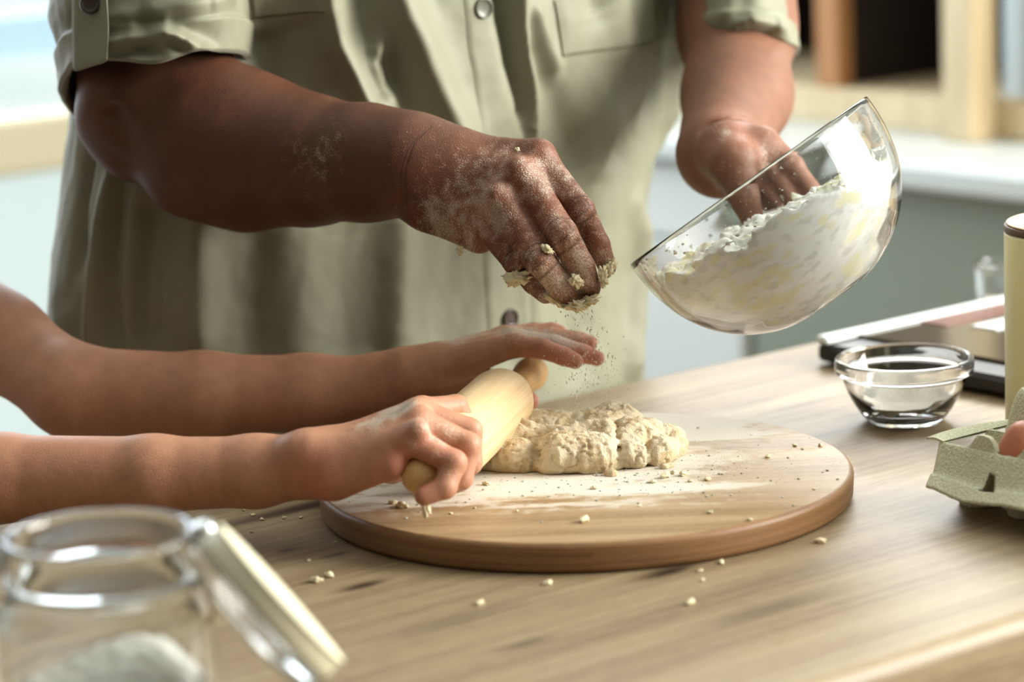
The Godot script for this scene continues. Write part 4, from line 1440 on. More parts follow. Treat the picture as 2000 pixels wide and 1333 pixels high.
func adult() -> void:
	var t := thing("person", Vector3.ZERO, "grown-up in an olive shirt, one hand crumbling dough, the other tipping a bowl", "person")
	var base := Color(0.345, 0.208, 0.138)
	var warm := Color(0.53, 0.33, 0.245)
	var vb := Basis(Vector3(0.7819, -0.0427, 0.6219), Vector3(0.157, 0.979, -0.1301), Vector3(-0.6033, 0.1994, 0.7722))
	# --- right arm
	var b := Blob.new(Vector3(-0.0247, 1.1297, -0.2934), vb, Vector3(-0.235, -0.20, -0.115), Vector3(0.262, 0.30, 0.20), 0.0018)
	b.chain([Vector3(0.0101, 1.334, -0.5261), Vector3(-0.0604, 1.2211, -0.4419), Vector3(-0.0904, 1.167, -0.4061)], [0.070, 0.066, 0.0560], 0.02, 0.02)
	b.chain([Vector3(-0.0904, 1.167, -0.4061), Vector3(-0.0677, 1.1434, -0.3564), Vector3(-0.0524, 1.1346, -0.3227), Vector3(-0.0367, 1.1273, -0.2762), Vector3(-0.0202, 1.1281, -0.2182), Vector3(-0.011, 1.1287, -0.1787)], [0.0560, 0.0578, 0.0545, 0.0483, 0.0420, 0.0352], 0.02, 0.015)
	# soft flesh at the elbow, with its fold
	b.bone(Vector3(-0.1226, 1.1553, -0.4217), Vector3(-0.1198, 1.1363, -0.4017), 0.020, 0.019, 0.02, 0.02)
	b.bone(Vector3(-0.1022, 1.1143, -0.3499), Vector3(-0.075, 1.1042, -0.3131), 0.024, 0.026, 0.03, 0.03)
	b.groove(Vector3(-0.1422, 1.1663, -0.3816), Vector3(-0.1479, 1.1261, -0.3472), 0.004, 0.016)
	# wrist and back of the hand
	b.bone(Vector3(-0.0107, 1.1302, -0.1789), Vector3(0.0065, 1.1258, -0.1514), 0.034, 0.028, 0.02, 0.02)
	b.bone(Vector3(0.0039, 1.1368, -0.1757), Vector3(0.0458, 1.1336, -0.0968), 0.0165, 0.0132, 0.02, 0.012)
	b.bone(Vector3(-0.0066, 1.1267, -0.1593), Vector3(0.0264, 1.1235, -0.0913), 0.0155, 0.0135, 0.02, 0.012)
	b.bone(Vector3(-0.0132, 1.1154, -0.1577), Vector3(0.0103, 1.1079, -0.0985), 0.0150, 0.0130, 0.02, 0.012)
	b.bone(Vector3(-0.0142, 1.1058, -0.1559), Vector3(0.006, 1.0912, -0.1131), 0.0145, 0.0122, 0.02, 0.012)
	b.bone(Vector3(-0.0061, 1.0955, -0.156), Vector3(0.0092, 1.0774, -0.1238), 0.0150, 0.0130, 0.02, 0.014)
	b.bone(Vector3(0.0201, 1.1143, -0.1766), Vector3(0.0388, 1.1034, -0.1203), 0.020, 0.017, 0.02, 0.02)
	b.bone(Vector3(0.0294, 1.1146, -0.1824), Vector3(0.0606, 1.0804, -0.1492), 0.019, 0.0135, 0.015, 0.01)
	b.bone(Vector3(0.0606, 1.0804, -0.1492), Vector3(0.0638, 1.0493, -0.1063), 0.0135, 0.0110, 0.005, 0.004)
	b.bone(Vector3(0.0638, 1.0493, -0.1063), Vector3(0.0633, 1.036, -0.0812), 0.0110, 0.0090, 0.004, 0.004)
	# fingers
	b.chain([Vector3(0.0458, 1.1336, -0.0968), Vector3(0.0558, 1.0976, -0.0615), Vector3(0.0683, 1.0701, -0.0576), Vector3(0.0771, 1.0519, -0.0591)], [0.0126, 0.0098, 0.0085, 0.0070], 0.008, 0.0025)
	b.chain([Vector3(0.0251, 1.1238, -0.0897), Vector3(0.03, 1.0835, -0.0522), Vector3(0.0454, 1.0574, -0.0503), Vector3(0.0575, 1.0402, -0.0558)], [0.0130, 0.0114, 0.0098, 0.0082], 0.006, 0.0022)
	b.chain([Vector3(0.009, 1.1084, -0.0957), Vector3(0.0144, 1.0663, -0.0612), Vector3(0.0306, 1.0457, -0.0588), Vector3(0.044, 1.0327, -0.0618)], [0.0128, 0.0111, 0.0096, 0.0082], 0.006, 0.0022)
	b.chain([Vector3(0.006, 1.0912, -0.1131), Vector3(0.0123, 1.0617, -0.085), Vector3(0.0275, 1.0444, -0.0842), Vector3(0.0373, 1.0346, -0.0831)], [0.0116, 0.0094, 0.0084, 0.0074], 0.006, 0.0022)
	# knuckles stand out a little
	for k in [[Vector3(0.0426, 1.1378, -0.0913), 0.0088], [Vector3(0.0168, 1.1303, -0.0836), 0.0088], [Vector3(0.0018, 1.1133, -0.0923), 0.0080], [Vector3(0.0531, 1.0972, -0.0571), 0.0072], [Vector3(0.0261, 1.0839, -0.0463), 0.0078], [Vector3(0.0106, 1.0667, -0.0553), 0.0076], [Vector3(0.0097, 1.0618, -0.0806), 0.0062]]:
		b.bone(k[0], k[0] + Vector3(0.0003, 0, 0), k[1], k[1], 0.007, 0.007)
	var q1 := b.nets()
	var hn: Vector3 = (-Vector3(0.6033, -0.1994, -0.7722) + Vector3(0.157, 0.979, -0.1301) * 0.25).normalized()
	var pl1 := plane(Vector3(-0.0332, 1.1237, -0.2337), Vector3(0.0501, 1.1081, -0.0739) - Vector3(-0.137, 1.1475, -0.3339), hn, 0.52, 0.30)
	var cr := []
	for k in [[1098, 458, 2.05, 0.55, 0.83, 30.0], [1052, 507, 2.05, 0.64, 0.77, 28.0], [1134, 410, 2.07, 0.45, 0.89, 25.0], [1008, 513, 2.07, 0.70, 0.72, 20.0]]:
		pass
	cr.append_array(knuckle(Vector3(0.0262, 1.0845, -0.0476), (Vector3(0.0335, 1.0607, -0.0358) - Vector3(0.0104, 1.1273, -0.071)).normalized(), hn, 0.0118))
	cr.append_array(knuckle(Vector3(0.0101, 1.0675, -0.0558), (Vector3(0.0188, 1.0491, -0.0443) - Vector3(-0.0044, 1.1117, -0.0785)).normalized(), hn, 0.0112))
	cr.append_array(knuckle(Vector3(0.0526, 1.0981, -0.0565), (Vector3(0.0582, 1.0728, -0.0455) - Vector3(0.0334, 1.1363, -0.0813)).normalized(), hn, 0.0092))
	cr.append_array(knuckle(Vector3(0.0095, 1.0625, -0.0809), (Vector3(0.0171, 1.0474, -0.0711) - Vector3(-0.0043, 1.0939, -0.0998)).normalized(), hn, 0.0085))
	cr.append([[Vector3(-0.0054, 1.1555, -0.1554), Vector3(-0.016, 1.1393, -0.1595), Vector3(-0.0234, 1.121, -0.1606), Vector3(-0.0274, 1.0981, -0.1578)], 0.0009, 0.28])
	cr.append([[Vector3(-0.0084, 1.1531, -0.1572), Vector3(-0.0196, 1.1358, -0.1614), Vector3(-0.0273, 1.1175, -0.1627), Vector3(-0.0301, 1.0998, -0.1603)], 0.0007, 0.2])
	var fl := [[Vector3(0.005, 1.1217, -0.1127), 0.045, 0.12], [Vector3(0.0354, 1.0904, -0.0808), 0.045, 0.22], [Vector3(0.0477, 1.0565, -0.0625), 0.030, 0.2], [Vector3(0.0372, 1.1199, -0.087), 0.014, 0.36], [Vector3(0.0425, 1.1067, -0.0795), 0.012, 0.5], [Vector3(0.053, 1.1265, -0.0764), 0.012, 0.42], [Vector3(0.0595, 1.1113, -0.0674), 0.012, 0.55], [Vector3(0.0067, 1.0957, -0.1046), 0.018, 0.55], [Vector3(0.0123, 1.0843, -0.0973), 0.012, 0.55], [Vector3(-0.0202, 1.0935, -0.1251), 0.022, 0.75], [Vector3(-0.0284, 1.0976, -0.1325), 0.012, 0.5], [Vector3(0.0284, 1.1389, -0.0988), 0.025, 0.34], [Vector3(0.0021, 1.1219, -0.115), 0.03, 0.34],
		[Vector3(0.0454, 1.0788, -0.07), 0.010, 0.75], [Vector3(0.0627, 1.0853, -0.0582), 0.010, 0.6], [Vector3(0.0521, 1.0562, -0.059), 0.011, 0.75], [Vector3(0.0293, 1.0612, -0.0781), 0.008, 0.6], [Vector3(0.0389, 1.0385, -0.0647), 0.011, 0.85], [Vector3(0.0541, 1.0413, -0.0535), 0.010, 0.8], [Vector3(0.0673, 1.0591, -0.0478), 0.009, 0.8], [Vector3(0.0155, 1.0582, -0.0881), 0.012, 0.55], [Vector3(0.0272, 1.0391, -0.074), 0.012, 0.7], [Vector3(-0.0426, 1.1223, -0.2407), 0.014, 0.42], [Vector3(-0.0538, 1.1287, -0.2511), 0.007, 0.45], [Vector3(-0.0287, 1.133, -0.2326), 0.010, 0.38], [Vector3(-0.0381, 1.1125, -0.2346), 0.012, 0.36], [Vector3(-0.0144, 1.0747, -0.1156), 0.010, 0.7]]
	var wm := [[Vector3(0.0009, 1.1145, -0.114), 0.045, 0.45], [Vector3(0.0378, 1.0866, -0.078), 0.045, 0.5], [Vector3(0.0416, 1.1382, -0.0883), 0.014, 0.4], [Vector3(0.0237, 1.1281, -0.0997), 0.012, 0.5], [Vector3(0.0449, 1.0796, -0.0706), 0.010, 0.5], [Vector3(0.0286, 1.0623, -0.0789), 0.010, 0.4], [Vector3(0.0641, 1.0667, -0.0523), 0.012, 0.6], [Vector3(0.0524, 1.0488, -0.0568), 0.012, 0.6], [Vector3(0.0389, 1.0385, -0.0647), 0.012, 0.5], [Vector3(-0.0026, 1.074, -0.1063), 0.02, 0.4]]  # the two broad spots lighten the hand, its light put into the colour
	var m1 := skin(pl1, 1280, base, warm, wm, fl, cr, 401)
	var body := ArrayMesh.new()
	body_surface(body, q1, pl1, m1)
	# --- left arm
	b = Blob.new(Vector3(0.323, 1.1191, -0.1743), vb, Vector3(-0.09, -0.12, -0.20), Vector3(0.10, 0.20, 0.14), 0.0021)
	b.chain([Vector3(0.4851, 1.28, -0.3482), Vector3(0.4278, 1.1836, -0.2904), Vector3(0.358, 1.14, -0.2172), Vector3(0.2725, 1.1063, -0.1458)], [0.058, 0.0480, 0.0430, 0.0355], 0.02, 0.02)
	b.bone(Vector3(0.2691, 1.107, -0.1421), Vector3(0.2702, 1.1108, -0.1034), 0.0330, 0.0210, 0.008, 0.01)
	b.bone(Vector3(0.2529, 1.1117, -0.1171), Vector3(0.2419, 1.1065, -0.0984), 0.0255, 0.0200, 0.006, 0.01)
	b.chain([Vector3(0.2406, 1.1068, -0.097), Vector3(0.2345, 1.0774, -0.0747), Vector3(0.236, 1.0602, -0.0678)], [0.0175, 0.0118, 0.0090], 0.008, 0.003)
	b.chain([Vector3(0.2737, 1.1161, -0.0981), Vector3(0.2864, 1.0963, -0.074), Vector3(0.2906, 1.0807, -0.0616), Vector3(0.2923, 1.0744, -0.0573)], [0.0135, 0.0105, 0.0092, 0.0080], 0.008, 0.003)
	b.chain([Vector3(0.2698, 1.104, -0.1032), Vector3(0.2774, 1.0843, -0.0799), Vector3(0.279, 1.0684, -0.0661), Vector3(0.2778, 1.0626, -0.0604)], [0.0125, 0.0106, 0.0093, 0.0082], 0.008, 0.003)
	b.chain([Vector3(0.2633, 1.0942, -0.1084), Vector3(0.2686, 1.0744, -0.0855), Vector3(0.2676, 1.0605, -0.0717), Vector3(0.2664, 1.0547, -0.066)], [0.0120, 0.0102, 0.0090, 0.0080], 0.008, 0.003)
	b.chain([Vector3(0.2545, 1.0887, -0.1138), Vector3(0.257, 1.0681, -0.091), Vector3(0.2557, 1.0573, -0.0789)], [0.0110, 0.0090, 0.0080], 0.008, 0.003)
	b.groove(Vector3(0.2435, 1.1309, -0.1359), Vector3(0.2957, 1.1322, -0.1149), 0.003, 0.006)
	var q2 := b.nets()
	var pl2 := plane(Vector3(0.3114, 1.1339, -0.1613), Vector3(0.7819, -0.0427, 0.6219), hn, 0.30, 0.40)
	var m2 := skin(pl2, 640, base.lerp(Color(0.64, 0.48, 0.40), 0.5), warm.lerp(Color(0.66, 0.45, 0.38), 0.5), [[Vector3(0.2965, 1.102, -0.1647), 0.03, 0.5]], [[Vector3(0.2628, 1.1241, -0.1321), 0.010, 0.5], [Vector3(0.2602, 1.1122, -0.131), 0.006, 0.9], [Vector3(0.2822, 1.0898, -0.108), 0.011, 0.75], [Vector3(0.2977, 1.087, -0.0952), 0.03, 0.25], [Vector3(0.2679, 1.0606, -0.1116), 0.02, 0.25]], [[[Vector3(0.251, 1.1247, -0.1414), Vector3(0.2667, 1.1327, -0.1312), Vector3(0.2852, 1.1285, -0.1157)], 0.0012, 0.4]], 411)  # strong light on this arm is put into its paler skin colour
	body_surface(body, q2, pl2, m2)
	# --- neck, head, trunk and legs under the clothes
	var plain_skin := std(base, 0.55)
	b = Blob.new(Vector3(TC.x, 0, TC.z), Basis(), Vector3(-0.34, -0.01, -0.24), Vector3(0.34, 1.88, 0.30), 0.012)
	for s in [-1.0, 1.0]:
		b.chain([Vector3(TC.x + 0.11 * s, 0.80, TC.z), Vector3(TC.x + 0.12 * s, 0.45, TC.z + 0.02), Vector3(TC.x + 0.12 * s, 0.30, TC.z - 0.01), Vector3(TC.x + 0.12 * s, 0.07, TC.z - 0.02)], [0.10, 0.065, 0.06, 0.04], 0.05, 0.02)
		b.chain([Vector3(TC.x + 0.12 * s, 0.045, TC.z - 0.05), Vector3(TC.x + 0.13 * s, 0.035, TC.z + 0.10), Vector3(TC.x + 0.135 * s, 0.025, TC.z + 0.16)], [0.042, 0.036, 0.024], 0.03, 0.01)
	b.chain([Vector3(TC.x, 0.85, TC.z), Vector3(TC.x, 1.1, TC.z), Vector3(TC.x + 0.02, 1.35, TC.z), Vector3(TC.x + 0.02, 1.5, TC.z)], [0.155, 0.15, 0.14, 0.08], 0.05, 0.05)
	var hat := Vector3(TC.x + 0.02, 1.68, TC.z + 0.02)
	head_into(b, hat, Vector3(0, -0.35, 0.94).normalized(), 1.0)
	body_surface(body, b.nets(), {}, plain_skin)
	part("body", body, null, t)
	part("hair", hair_mesh(hat, Vector3(0, -0.35, 0.94).normalized(), 1.0), std(Color(0.08, 0.06, 0.05), 0.7), t)
	shirt(t)

# the creases over a finger's middle joint
func knuckle(c: Vector3, along_: Vector3, n: Vector3, r: float) -> Array:
	var side := n.cross(along_).normalized()
	var out := []
	for k in [[-0.62, 0.95, 0.55, 0.5], [-0.30, 0.8, 0.35, 0.35], [0.35, 0.75, -0.35, 0.4], [0.72, 0.85, -0.55, 0.55]]:
		var pts := []
		for i in 9:
			var s := (i / 4.0 - 1.0) as float
			pts.append(c + along_ * r * (k[0] - k[2] * (1.0 - s * s) * 0.55) + side * (s * r * k[1]))
		out.append([pts, 0.00065, k[3]])
	for s in [-1.0, 1.0]:
		var pts := []
		for i in 7:
			var a := (i / 3.0 - 1.0) * 0.9 as float
			pts.append(c + along_ * (r * 0.62 * sin(a)) + side * (s * r * (0.30 + 0.32 * cos(a))))
		out.append([pts, 0.0006, 0.38])
	return out

func shirt(t: Node3D) -> void:
	# folds of the front, as lines on the cloth: points (round, up), height, width
	fold([Vector2(-0.617, 1.267), Vector2(-0.605, 1.235), Vector2(-0.579, 1.206), Vector2(-0.528, 1.181), Vector2(-0.474, 1.154), Vector2(-0.398, 1.117)], 0.013, 0.012, 0.35)
	fold([Vector2(-0.523, 1.258), Vector2(-0.516, 1.217), Vector2(-0.477, 1.184), Vector2(-0.432, 1.159)], -0.008, 0.014)
	fold([Vector2(-0.421, 1.264), Vector2(-0.381, 1.227), Vector2(-0.325, 1.189), Vector2(-0.259, 1.155), Vector2(-0.191, 1.124), Vector2(-0.081, 1.058)], 0.012, 0.013, 0.2)
	fold([Vector2(-0.452, 1.207), Vector2(-0.468, 1.190), Vector2(-0.432, 1.171), Vector2(-0.385, 1.152)], 0.006, 0.006)
	fold([Vector2(-0.414, 1.201), Vector2(-0.403, 1.178), Vector2(-0.363, 1.151), Vector2(-0.318, 1.131)], -0.007, 0.009)
	fold([Vector2(-0.733, 1.229), Vector2(-0.705, 1.192), Vector2(-0.634, 1.155)], -0.010, 0.030)
	fold([Vector2(-0.833, 1.222), Vector2(-0.827, 1.182), Vector2(-0.790, 1.141)], -0.012, 0.020)
	fold([Vector2(-0.055, 1.256), Vector2(-0.041, 1.215), Vector2(-0.014, 1.181), Vector2(0.035, 1.150), Vector2(0.055, 1.129)], -0.010, 0.0065, -0.3)
	fold([Vector2(-0.009, 1.255), Vector2(-0.005, 1.214), Vector2(0.015, 1.184), Vector2(0.048, 1.154), Vector2(0.092, 1.102)], 0.007, 0.006)
	fold([Vector2(0.042, 1.229), Vector2(0.077, 1.203), Vector2(0.124, 1.181), Vector2(0.160, 1.163)], 0.006, 0.008)
	fold([Vector2(0.054, 1.204), Vector2(0.118, 1.164), Vector2(0.198, 1.128), Vector2(0.302, 1.086)], -0.006, 0.014)
	fold([Vector2(0.386, 1.246), Vector2(0.420, 1.202), Vector2(0.462, 1.167)], 0.005, 0.016)
	fold([Vector2(0.273, 1.249), Vector2(0.314, 1.210)], -0.004, 0.012)
	fold([Vector2(0.751, 1.220), Vector2(0.791, 1.184), Vector2(0.790, 1.139), Vector2(0.726, 1.097)], -0.007, 0.018)
	fold([Vector2(1.040, 1.232), Vector2(1.042, 1.177), Vector2(1.045, 1.132), Vector2(1.048, 1.081)], 0.010, 0.012)
	fold([Vector2(0.382, 1.139), Vector2(0.452, 1.098), Vector2(0.432, 1.063)], 0.006, 0.020)
	fold([Vector2(0.581, 1.102), Vector2(0.412, 1.055), Vector2(0.263, 1.022)], -0.007, 0.022)
	fold([Vector2(0.748, 1.033), Vector2(0.826, 0.975), Vector2(0.761, 0.922), Vector2(0.684, 0.871)], 0.010, 0.016)
	fold([Vector2(0.401, 1.038), Vector2(0.388, 0.986), Vector2(0.396, 0.914)], -0.006, 0.022)
	fold([Vector2(0.115, 1.046), Vector2(0.184, 0.987), Vector2(0.200, 0.916)], 0.004, 0.014)
	fold([Vector2(-0.123, 1.055), Vector2(-0.122, 1.009), Vector2(-0.124, 0.932)], -0.0035, 0.022)
	fold([Vector2(-0.333, 1.074), Vector2(-0.309, 1.024), Vector2(-0.299, 0.947)], 0.0055, 0.013)
	fold([Vector2(-0.465, 1.070), Vector2(-0.450, 1.011), Vector2(-0.435, 0.944)], -0.0035, 0.024)
	fold([Vector2(-0.646, 1.070), Vector2(-0.626, 1.016), Vector2(-0.607, 0.949)], 0.0025, 0.022)
	fold([Vector2(-0.799, 1.072), Vector2(-0.773, 1.018), Vector2(-0.749, 0.952)], -0.0035, 0.020)
	fold([Vector2(-0.986, 1.094), Vector2(-0.958, 1.037), Vector2(-0.917, 0.962)], 0.0055, 0.016)
	fold([Vector2(-1.168, 1.095), Vector2(-1.171, 1.037), Vector2(-1.140, 0.963)], -0.010, 0.020)
	fold([Vector2(-1.360, 1.118), Vector2(-1.384, 1.073), Vector2(-1.395, 1.019), Vector2(-1.385, 0.960)], 0.008, 0.010)
	fold([Vector2(-1.339, 1.127), Vector2(-1.333, 1.078), Vector2(-1.313, 1.020), Vector2(-1.272, 0.962)], -0.007, 0.009)
	fold([Vector2(-1.537, 1.125), Vector2(-1.555, 1.083), Vector2(-1.526, 1.033)], -0.006, 0.009)
	var nu := 400
	var rows := []
	for j in 36:
		rows.append(0.56 + (0.86 - 0.56) * j / 36.0)
	for j in 170:
		rows.append(0.86 + (1.28 - 0.86) * j / 170.0)
	for j in 25:
		rows.append(1.28 + (1.55 - 1.28) * j / 24.0)
	var v := PackedVector3Array()
	for y in rows:
		for i in nu:
			# more points round the front
			var s := float(i) / nu * TAU - PI
			v.append(shirt_at(s - 0.45 * sin(s), y))
	var front := part("shirt", mesh_of(v, grid_faces(nu, rows.size(), true)), M.shirt, t)
	part("placket", shirt_patch([Vector2(-0.202, 1.259), Vector2(-0.179, 1.193), Vector2(-0.124, 1.130), Vector2(-0.047, 1.044), Vector2(-0.001, 0.956), Vector2(-0.006, 0.891)], [Vector2(-0.055, 1.256), Vector2(-0.025, 1.189), Vector2(0.045, 1.125), Vector2(0.122, 1.037), Vector2(0.165, 0.948), Vector2(0.156, 0.883)], 0.0014, 12, 30), M.shirt, front)
	part("pocket", shirt_patch([Vector2(0.102, 1.282), Vector2(0.128, 1.227), Vector2(0.164, 1.180)], [Vector2(1.043, 1.273), Vector2(1.042, 1.225), Vector2(1.041, 1.176)], 0.0015, 40, 30), M.shirt, front)
	part("pocket", shirt_patch([Vector2(-0.862, 1.302), Vector2(-0.846, 1.266), Vector2(-0.844, 1.231)], [Vector2(-0.619, 1.299), Vector2(-0.624, 1.263), Vector2(-0.624, 1.234)], 0.0015, 30, 30), M.shirt, front)
	for sm in [[Vector2(0.128, 1.227), Vector2(0.164, 1.180)], [Vector2(0.164, 1.180), Vector2(0.486, 1.180)], [Vector2(0.486, 1.180), Vector2(1.041, 1.176)], [Vector2(-0.844, 1.231), Vector2(-0.624, 1.234)]]:
		var pts := []
		for k in 25:
			var q: Vector2 = sm[0].lerp(sm[1], k / 24.0)
			pts.append(shirt_at(q.x, q.y, 0.0008))
		part("seam", tube(pts, 0.0007, 6), M.thread, front)
	for k in [[Vector2(-0.126, 1.227), 0.0085, M.button_grey], [Vector2(0.078, 0.965), 0.0085, M.button], [Vector2(-0.025, 1.093), 0.0085, M.button]]:
		var p := shirt_at(k[0].x, k[0].y, 0.0016)
		var bt := part("button", button_mesh(k[1]), k[2], front, p)
		face_to(bt, Vector3(sin(k[0].x) / 0.29, 0, cos(k[0].x) / 0.19))
	# --- rolled right sleeve: rings of points from the hem up to the shoulder
	var hem := [Vector3(-0.1221, 1.1609, -0.4876), Vector3(-0.1551, 1.2006, -0.42), Vector3(-0.152, 1.2102, -0.3682), Vector3(-0.1328, 1.2075, -0.3331), Vector3(-0.1086, 1.2141, -0.3186), Vector3(-0.0701, 1.2106, -0.3303), Vector3(-0.0317, 1.2012, -0.3626), Vector3(0.0041, 1.1786, -0.4259), Vector3(-0.0103, 1.1538, -0.4761), Vector3(-0.0726, 1.1402, -0.5083)]
	var cuff := [Vector3(-0.1195, 1.1994, -0.4955), Vector3(-0.151, 1.2299, -0.4308), Vector3(-0.1467, 1.2392, -0.3716), Vector3(-0.126, 1.2404, -0.3363), Vector3(-0.0956, 1.2416, -0.3193), Vector3(-0.058, 1.2396, -0.3348), Vector3(-0.0213, 1.229, -0.3681), Vector3(0.0251, 1.2091, -0.4432), Vector3(0.012, 1.1902, -0.5069), Vector3(-0.0603, 1.1829, -0.5356)]
	var mid := [Vector3(-0.1173, 1.2356, -0.5096), Vector3(-0.1454, 1.2645, -0.4483), Vector3(-0.139, 1.2777, -0.3885), Vector3(-0.1118, 1.2785, -0.3545), Vector3(-0.0772, 1.2782, -0.3403), Vector3(-0.0393, 1.2729, -0.3547), Vector3(-0.0008, 1.2629, -0.3867), Vector3(0.047, 1.2443, -0.4611), Vector3(0.0381, 1.2295, -0.5355), Vector3(-0.041, 1.2224, -0.5631)]
	var high := [Vector3(-0.0747, 1.3179, -0.5623), Vector3(-0.093, 1.3442, -0.5057), Vector3(-0.083, 1.3558, -0.4491), Vector3(-0.0562, 1.3583, -0.4158), Vector3(-0.017, 1.3562, -0.4106), Vector3(0.0269, 1.3498, -0.4264), Vector3(0.0666, 1.3393, -0.4574), Vector3(0.1096, 1.3238, -0.5234), Vector3(0.0974, 1.3109, -0.5944), Vector3(0.0116, 1.3116, -0.6228)]
	var sl := [[Vector3(-0.1536, 1.2233, -0.3599), Vector3(-0.1451, 1.2262, -0.3475), Vector3(-0.1319, 1.2296, -0.3317), Vector3(-0.1185, 1.2281, -0.3208)], [Vector3(-0.1544, 1.2179, -0.3592), Vector3(-0.1431, 1.2192, -0.3442), Vector3(-0.1304, 1.2203, -0.3281)], [Vector3(-0.1258, 1.23, -0.327), Vector3(-0.1133, 1.2225, -0.3152), Vector3(-0.1037, 1.2158, -0.306), Vector3(-0.0868, 1.2124, -0.3114)], [Vector3(-0.1238, 1.223, -0.3237), Vector3(-0.1155, 1.218, -0.3158)], [Vector3(-0.1512, 1.2413, -0.3691), Vector3(-0.1291, 1.247, -0.334), Vector3(-0.0835, 1.2521, -0.3191), Vector3(-0.0561, 1.2574, -0.3249)], [Vector3(-0.1493, 1.2335, -0.3657), Vector3(-0.1374, 1.2357, -0.344), Vector3(-0.1188, 1.2357, -0.323), Vector3(-0.0877, 1.2255, -0.3155)]]
	var sa := [[0.006, 0.007], [-0.007, 0.006], [0.006, 0.006], [-0.005, 0.004], [0.005, 0.008], [-0.005, 0.009]]
	var s1 := part("sleeve", sleeve([hem, cuff, mid, high], sl, sa, 0.010), M.shirt, front)
	# tab with its button that holds the roll
	part("sleeve_tab", strap([[Vector3(-0.1502, 1.2778, -0.4141), Vector3(-0.1456, 1.2825, -0.3728)], [Vector3(-0.154, 1.2547, -0.411), Vector3(-0.1497, 1.2579, -0.3671)], [Vector3(-0.1593, 1.2278, -0.4057), Vector3(-0.154, 1.2349, -0.3606)], [Vector3(-0.1636, 1.2057, -0.4007), Vector3(-0.1598, 1.214, -0.3559)], [Vector3(-0.1617, 1.2019, -0.4022), Vector3(-0.1589, 1.2118, -0.3585)]], 0.003), M.shirt, front)
	var bt2 := part("button", button_mesh(0.0088), M.button, front, Vector3(-0.1554, 1.2536, -0.3808))
	face_to(bt2, -Vector3(0.6033, -0.1994, -0.7722) * 0.8 - Vector3(0.7819, -0.0427, 0.6219) * 0.25 + Vector3(0.157, 0.979, -0.1301) * 0.1)
	# --- left sleeve
	var hem2 := [Vector3(0.3887, 1.1741, -0.3056), Vector3(0.3732, 1.1784, -0.267), Vector3(0.3656, 1.1869, -0.2298), Vector3(0.3827, 1.1885, -0.2168), Vector3(0.4156, 1.1775, -0.2207), Vector3(0.4653, 1.1649, -0.2563), Vector3(0.5076, 1.1526, -0.3107), Vector3(0.4978, 1.1609, -0.3464), Vector3(0.4599, 1.1687, -0.3522), Vector3(0.4251, 1.1703, -0.3409)]
	var cuf2 := [Vector3(0.397, 1.1984, -0.3183), Vector3(0.376, 1.2065, -0.272), Vector3(0.3662, 1.2125, -0.2294), Vector3(0.3845, 1.2106, -0.2147), Vector3(0.4189, 1.2021, -0.2245), Vector3(0.4655, 1.1903, -0.2627), Vector3(0.5171, 1.1785, -0.323), Vector3(0.509, 1.187, -0.3574), Vector3(0.4777, 1.1937, -0.3706), Vector3(0.4343, 1.1959, -0.3532)]
	var mid2 := [Vector3(0.3998, 1.2376, -0.3263), Vector3(0.3879, 1.2484, -0.2865), Vector3(0.3868, 1.2537, -0.2499), Vector3(0.4036, 1.2528, -0.2365), Vector3(0.4349, 1.2415, -0.248), Vector3(0.4813, 1.2324, -0.2872), Vector3(0.5222, 1.223, -0.3434), Vector3(0.5257, 1.2263, -0.3804), Vector3(0.4942, 1.2329, -0.3937), Vector3(0.4439, 1.2352, -0.3689)]
	var hi2 := [Vector3(0.4066, 1.3379, -0.3727), Vector3(0.3943, 1.3428, -0.3318), Vector3(0.4019, 1.3466, -0.3009), Vector3(0.419, 1.3456, -0.2874), Vector3(0.4528, 1.3396, -0.2982), Vector3(0.4921, 1.3333, -0.3306), Vector3(0.5355, 1.3312, -0.3868), Vector3(0.5344, 1.3314, -0.4266), Vector3(0.502, 1.3331, -0.4394), Vector3(0.4521, 1.3357, -0.4143)]
	var sl2 := [[Vector3(0.3669, 1.1956, -0.2245), Vector3(0.3741, 1.1997, -0.2135), Vector3(0.4005, 1.1931, -0.2106), Vector3(0.4359, 1.1726, -0.2294)], [Vector3(0.3696, 1.1912, -0.2213), Vector3(0.3861, 1.1895, -0.208)], [Vector3(0.3719, 1.181, -0.2686), Vector3(0.3671, 1.1961, -0.231), Vector3(0.373, 1.2129, -0.2242)], [Vector3(0.3747, 1.1985, -0.2581), Vector3(0.377, 1.2169, -0.2221)]]
	part("sleeve", sleeve([hem2, cuf2, mid2, hi2], sl2, [[0.008, 0.008], [-0.006, 0.006], [-0.005, 0.010], [0.005, 0.012]], 0.007), M.shirt, front)

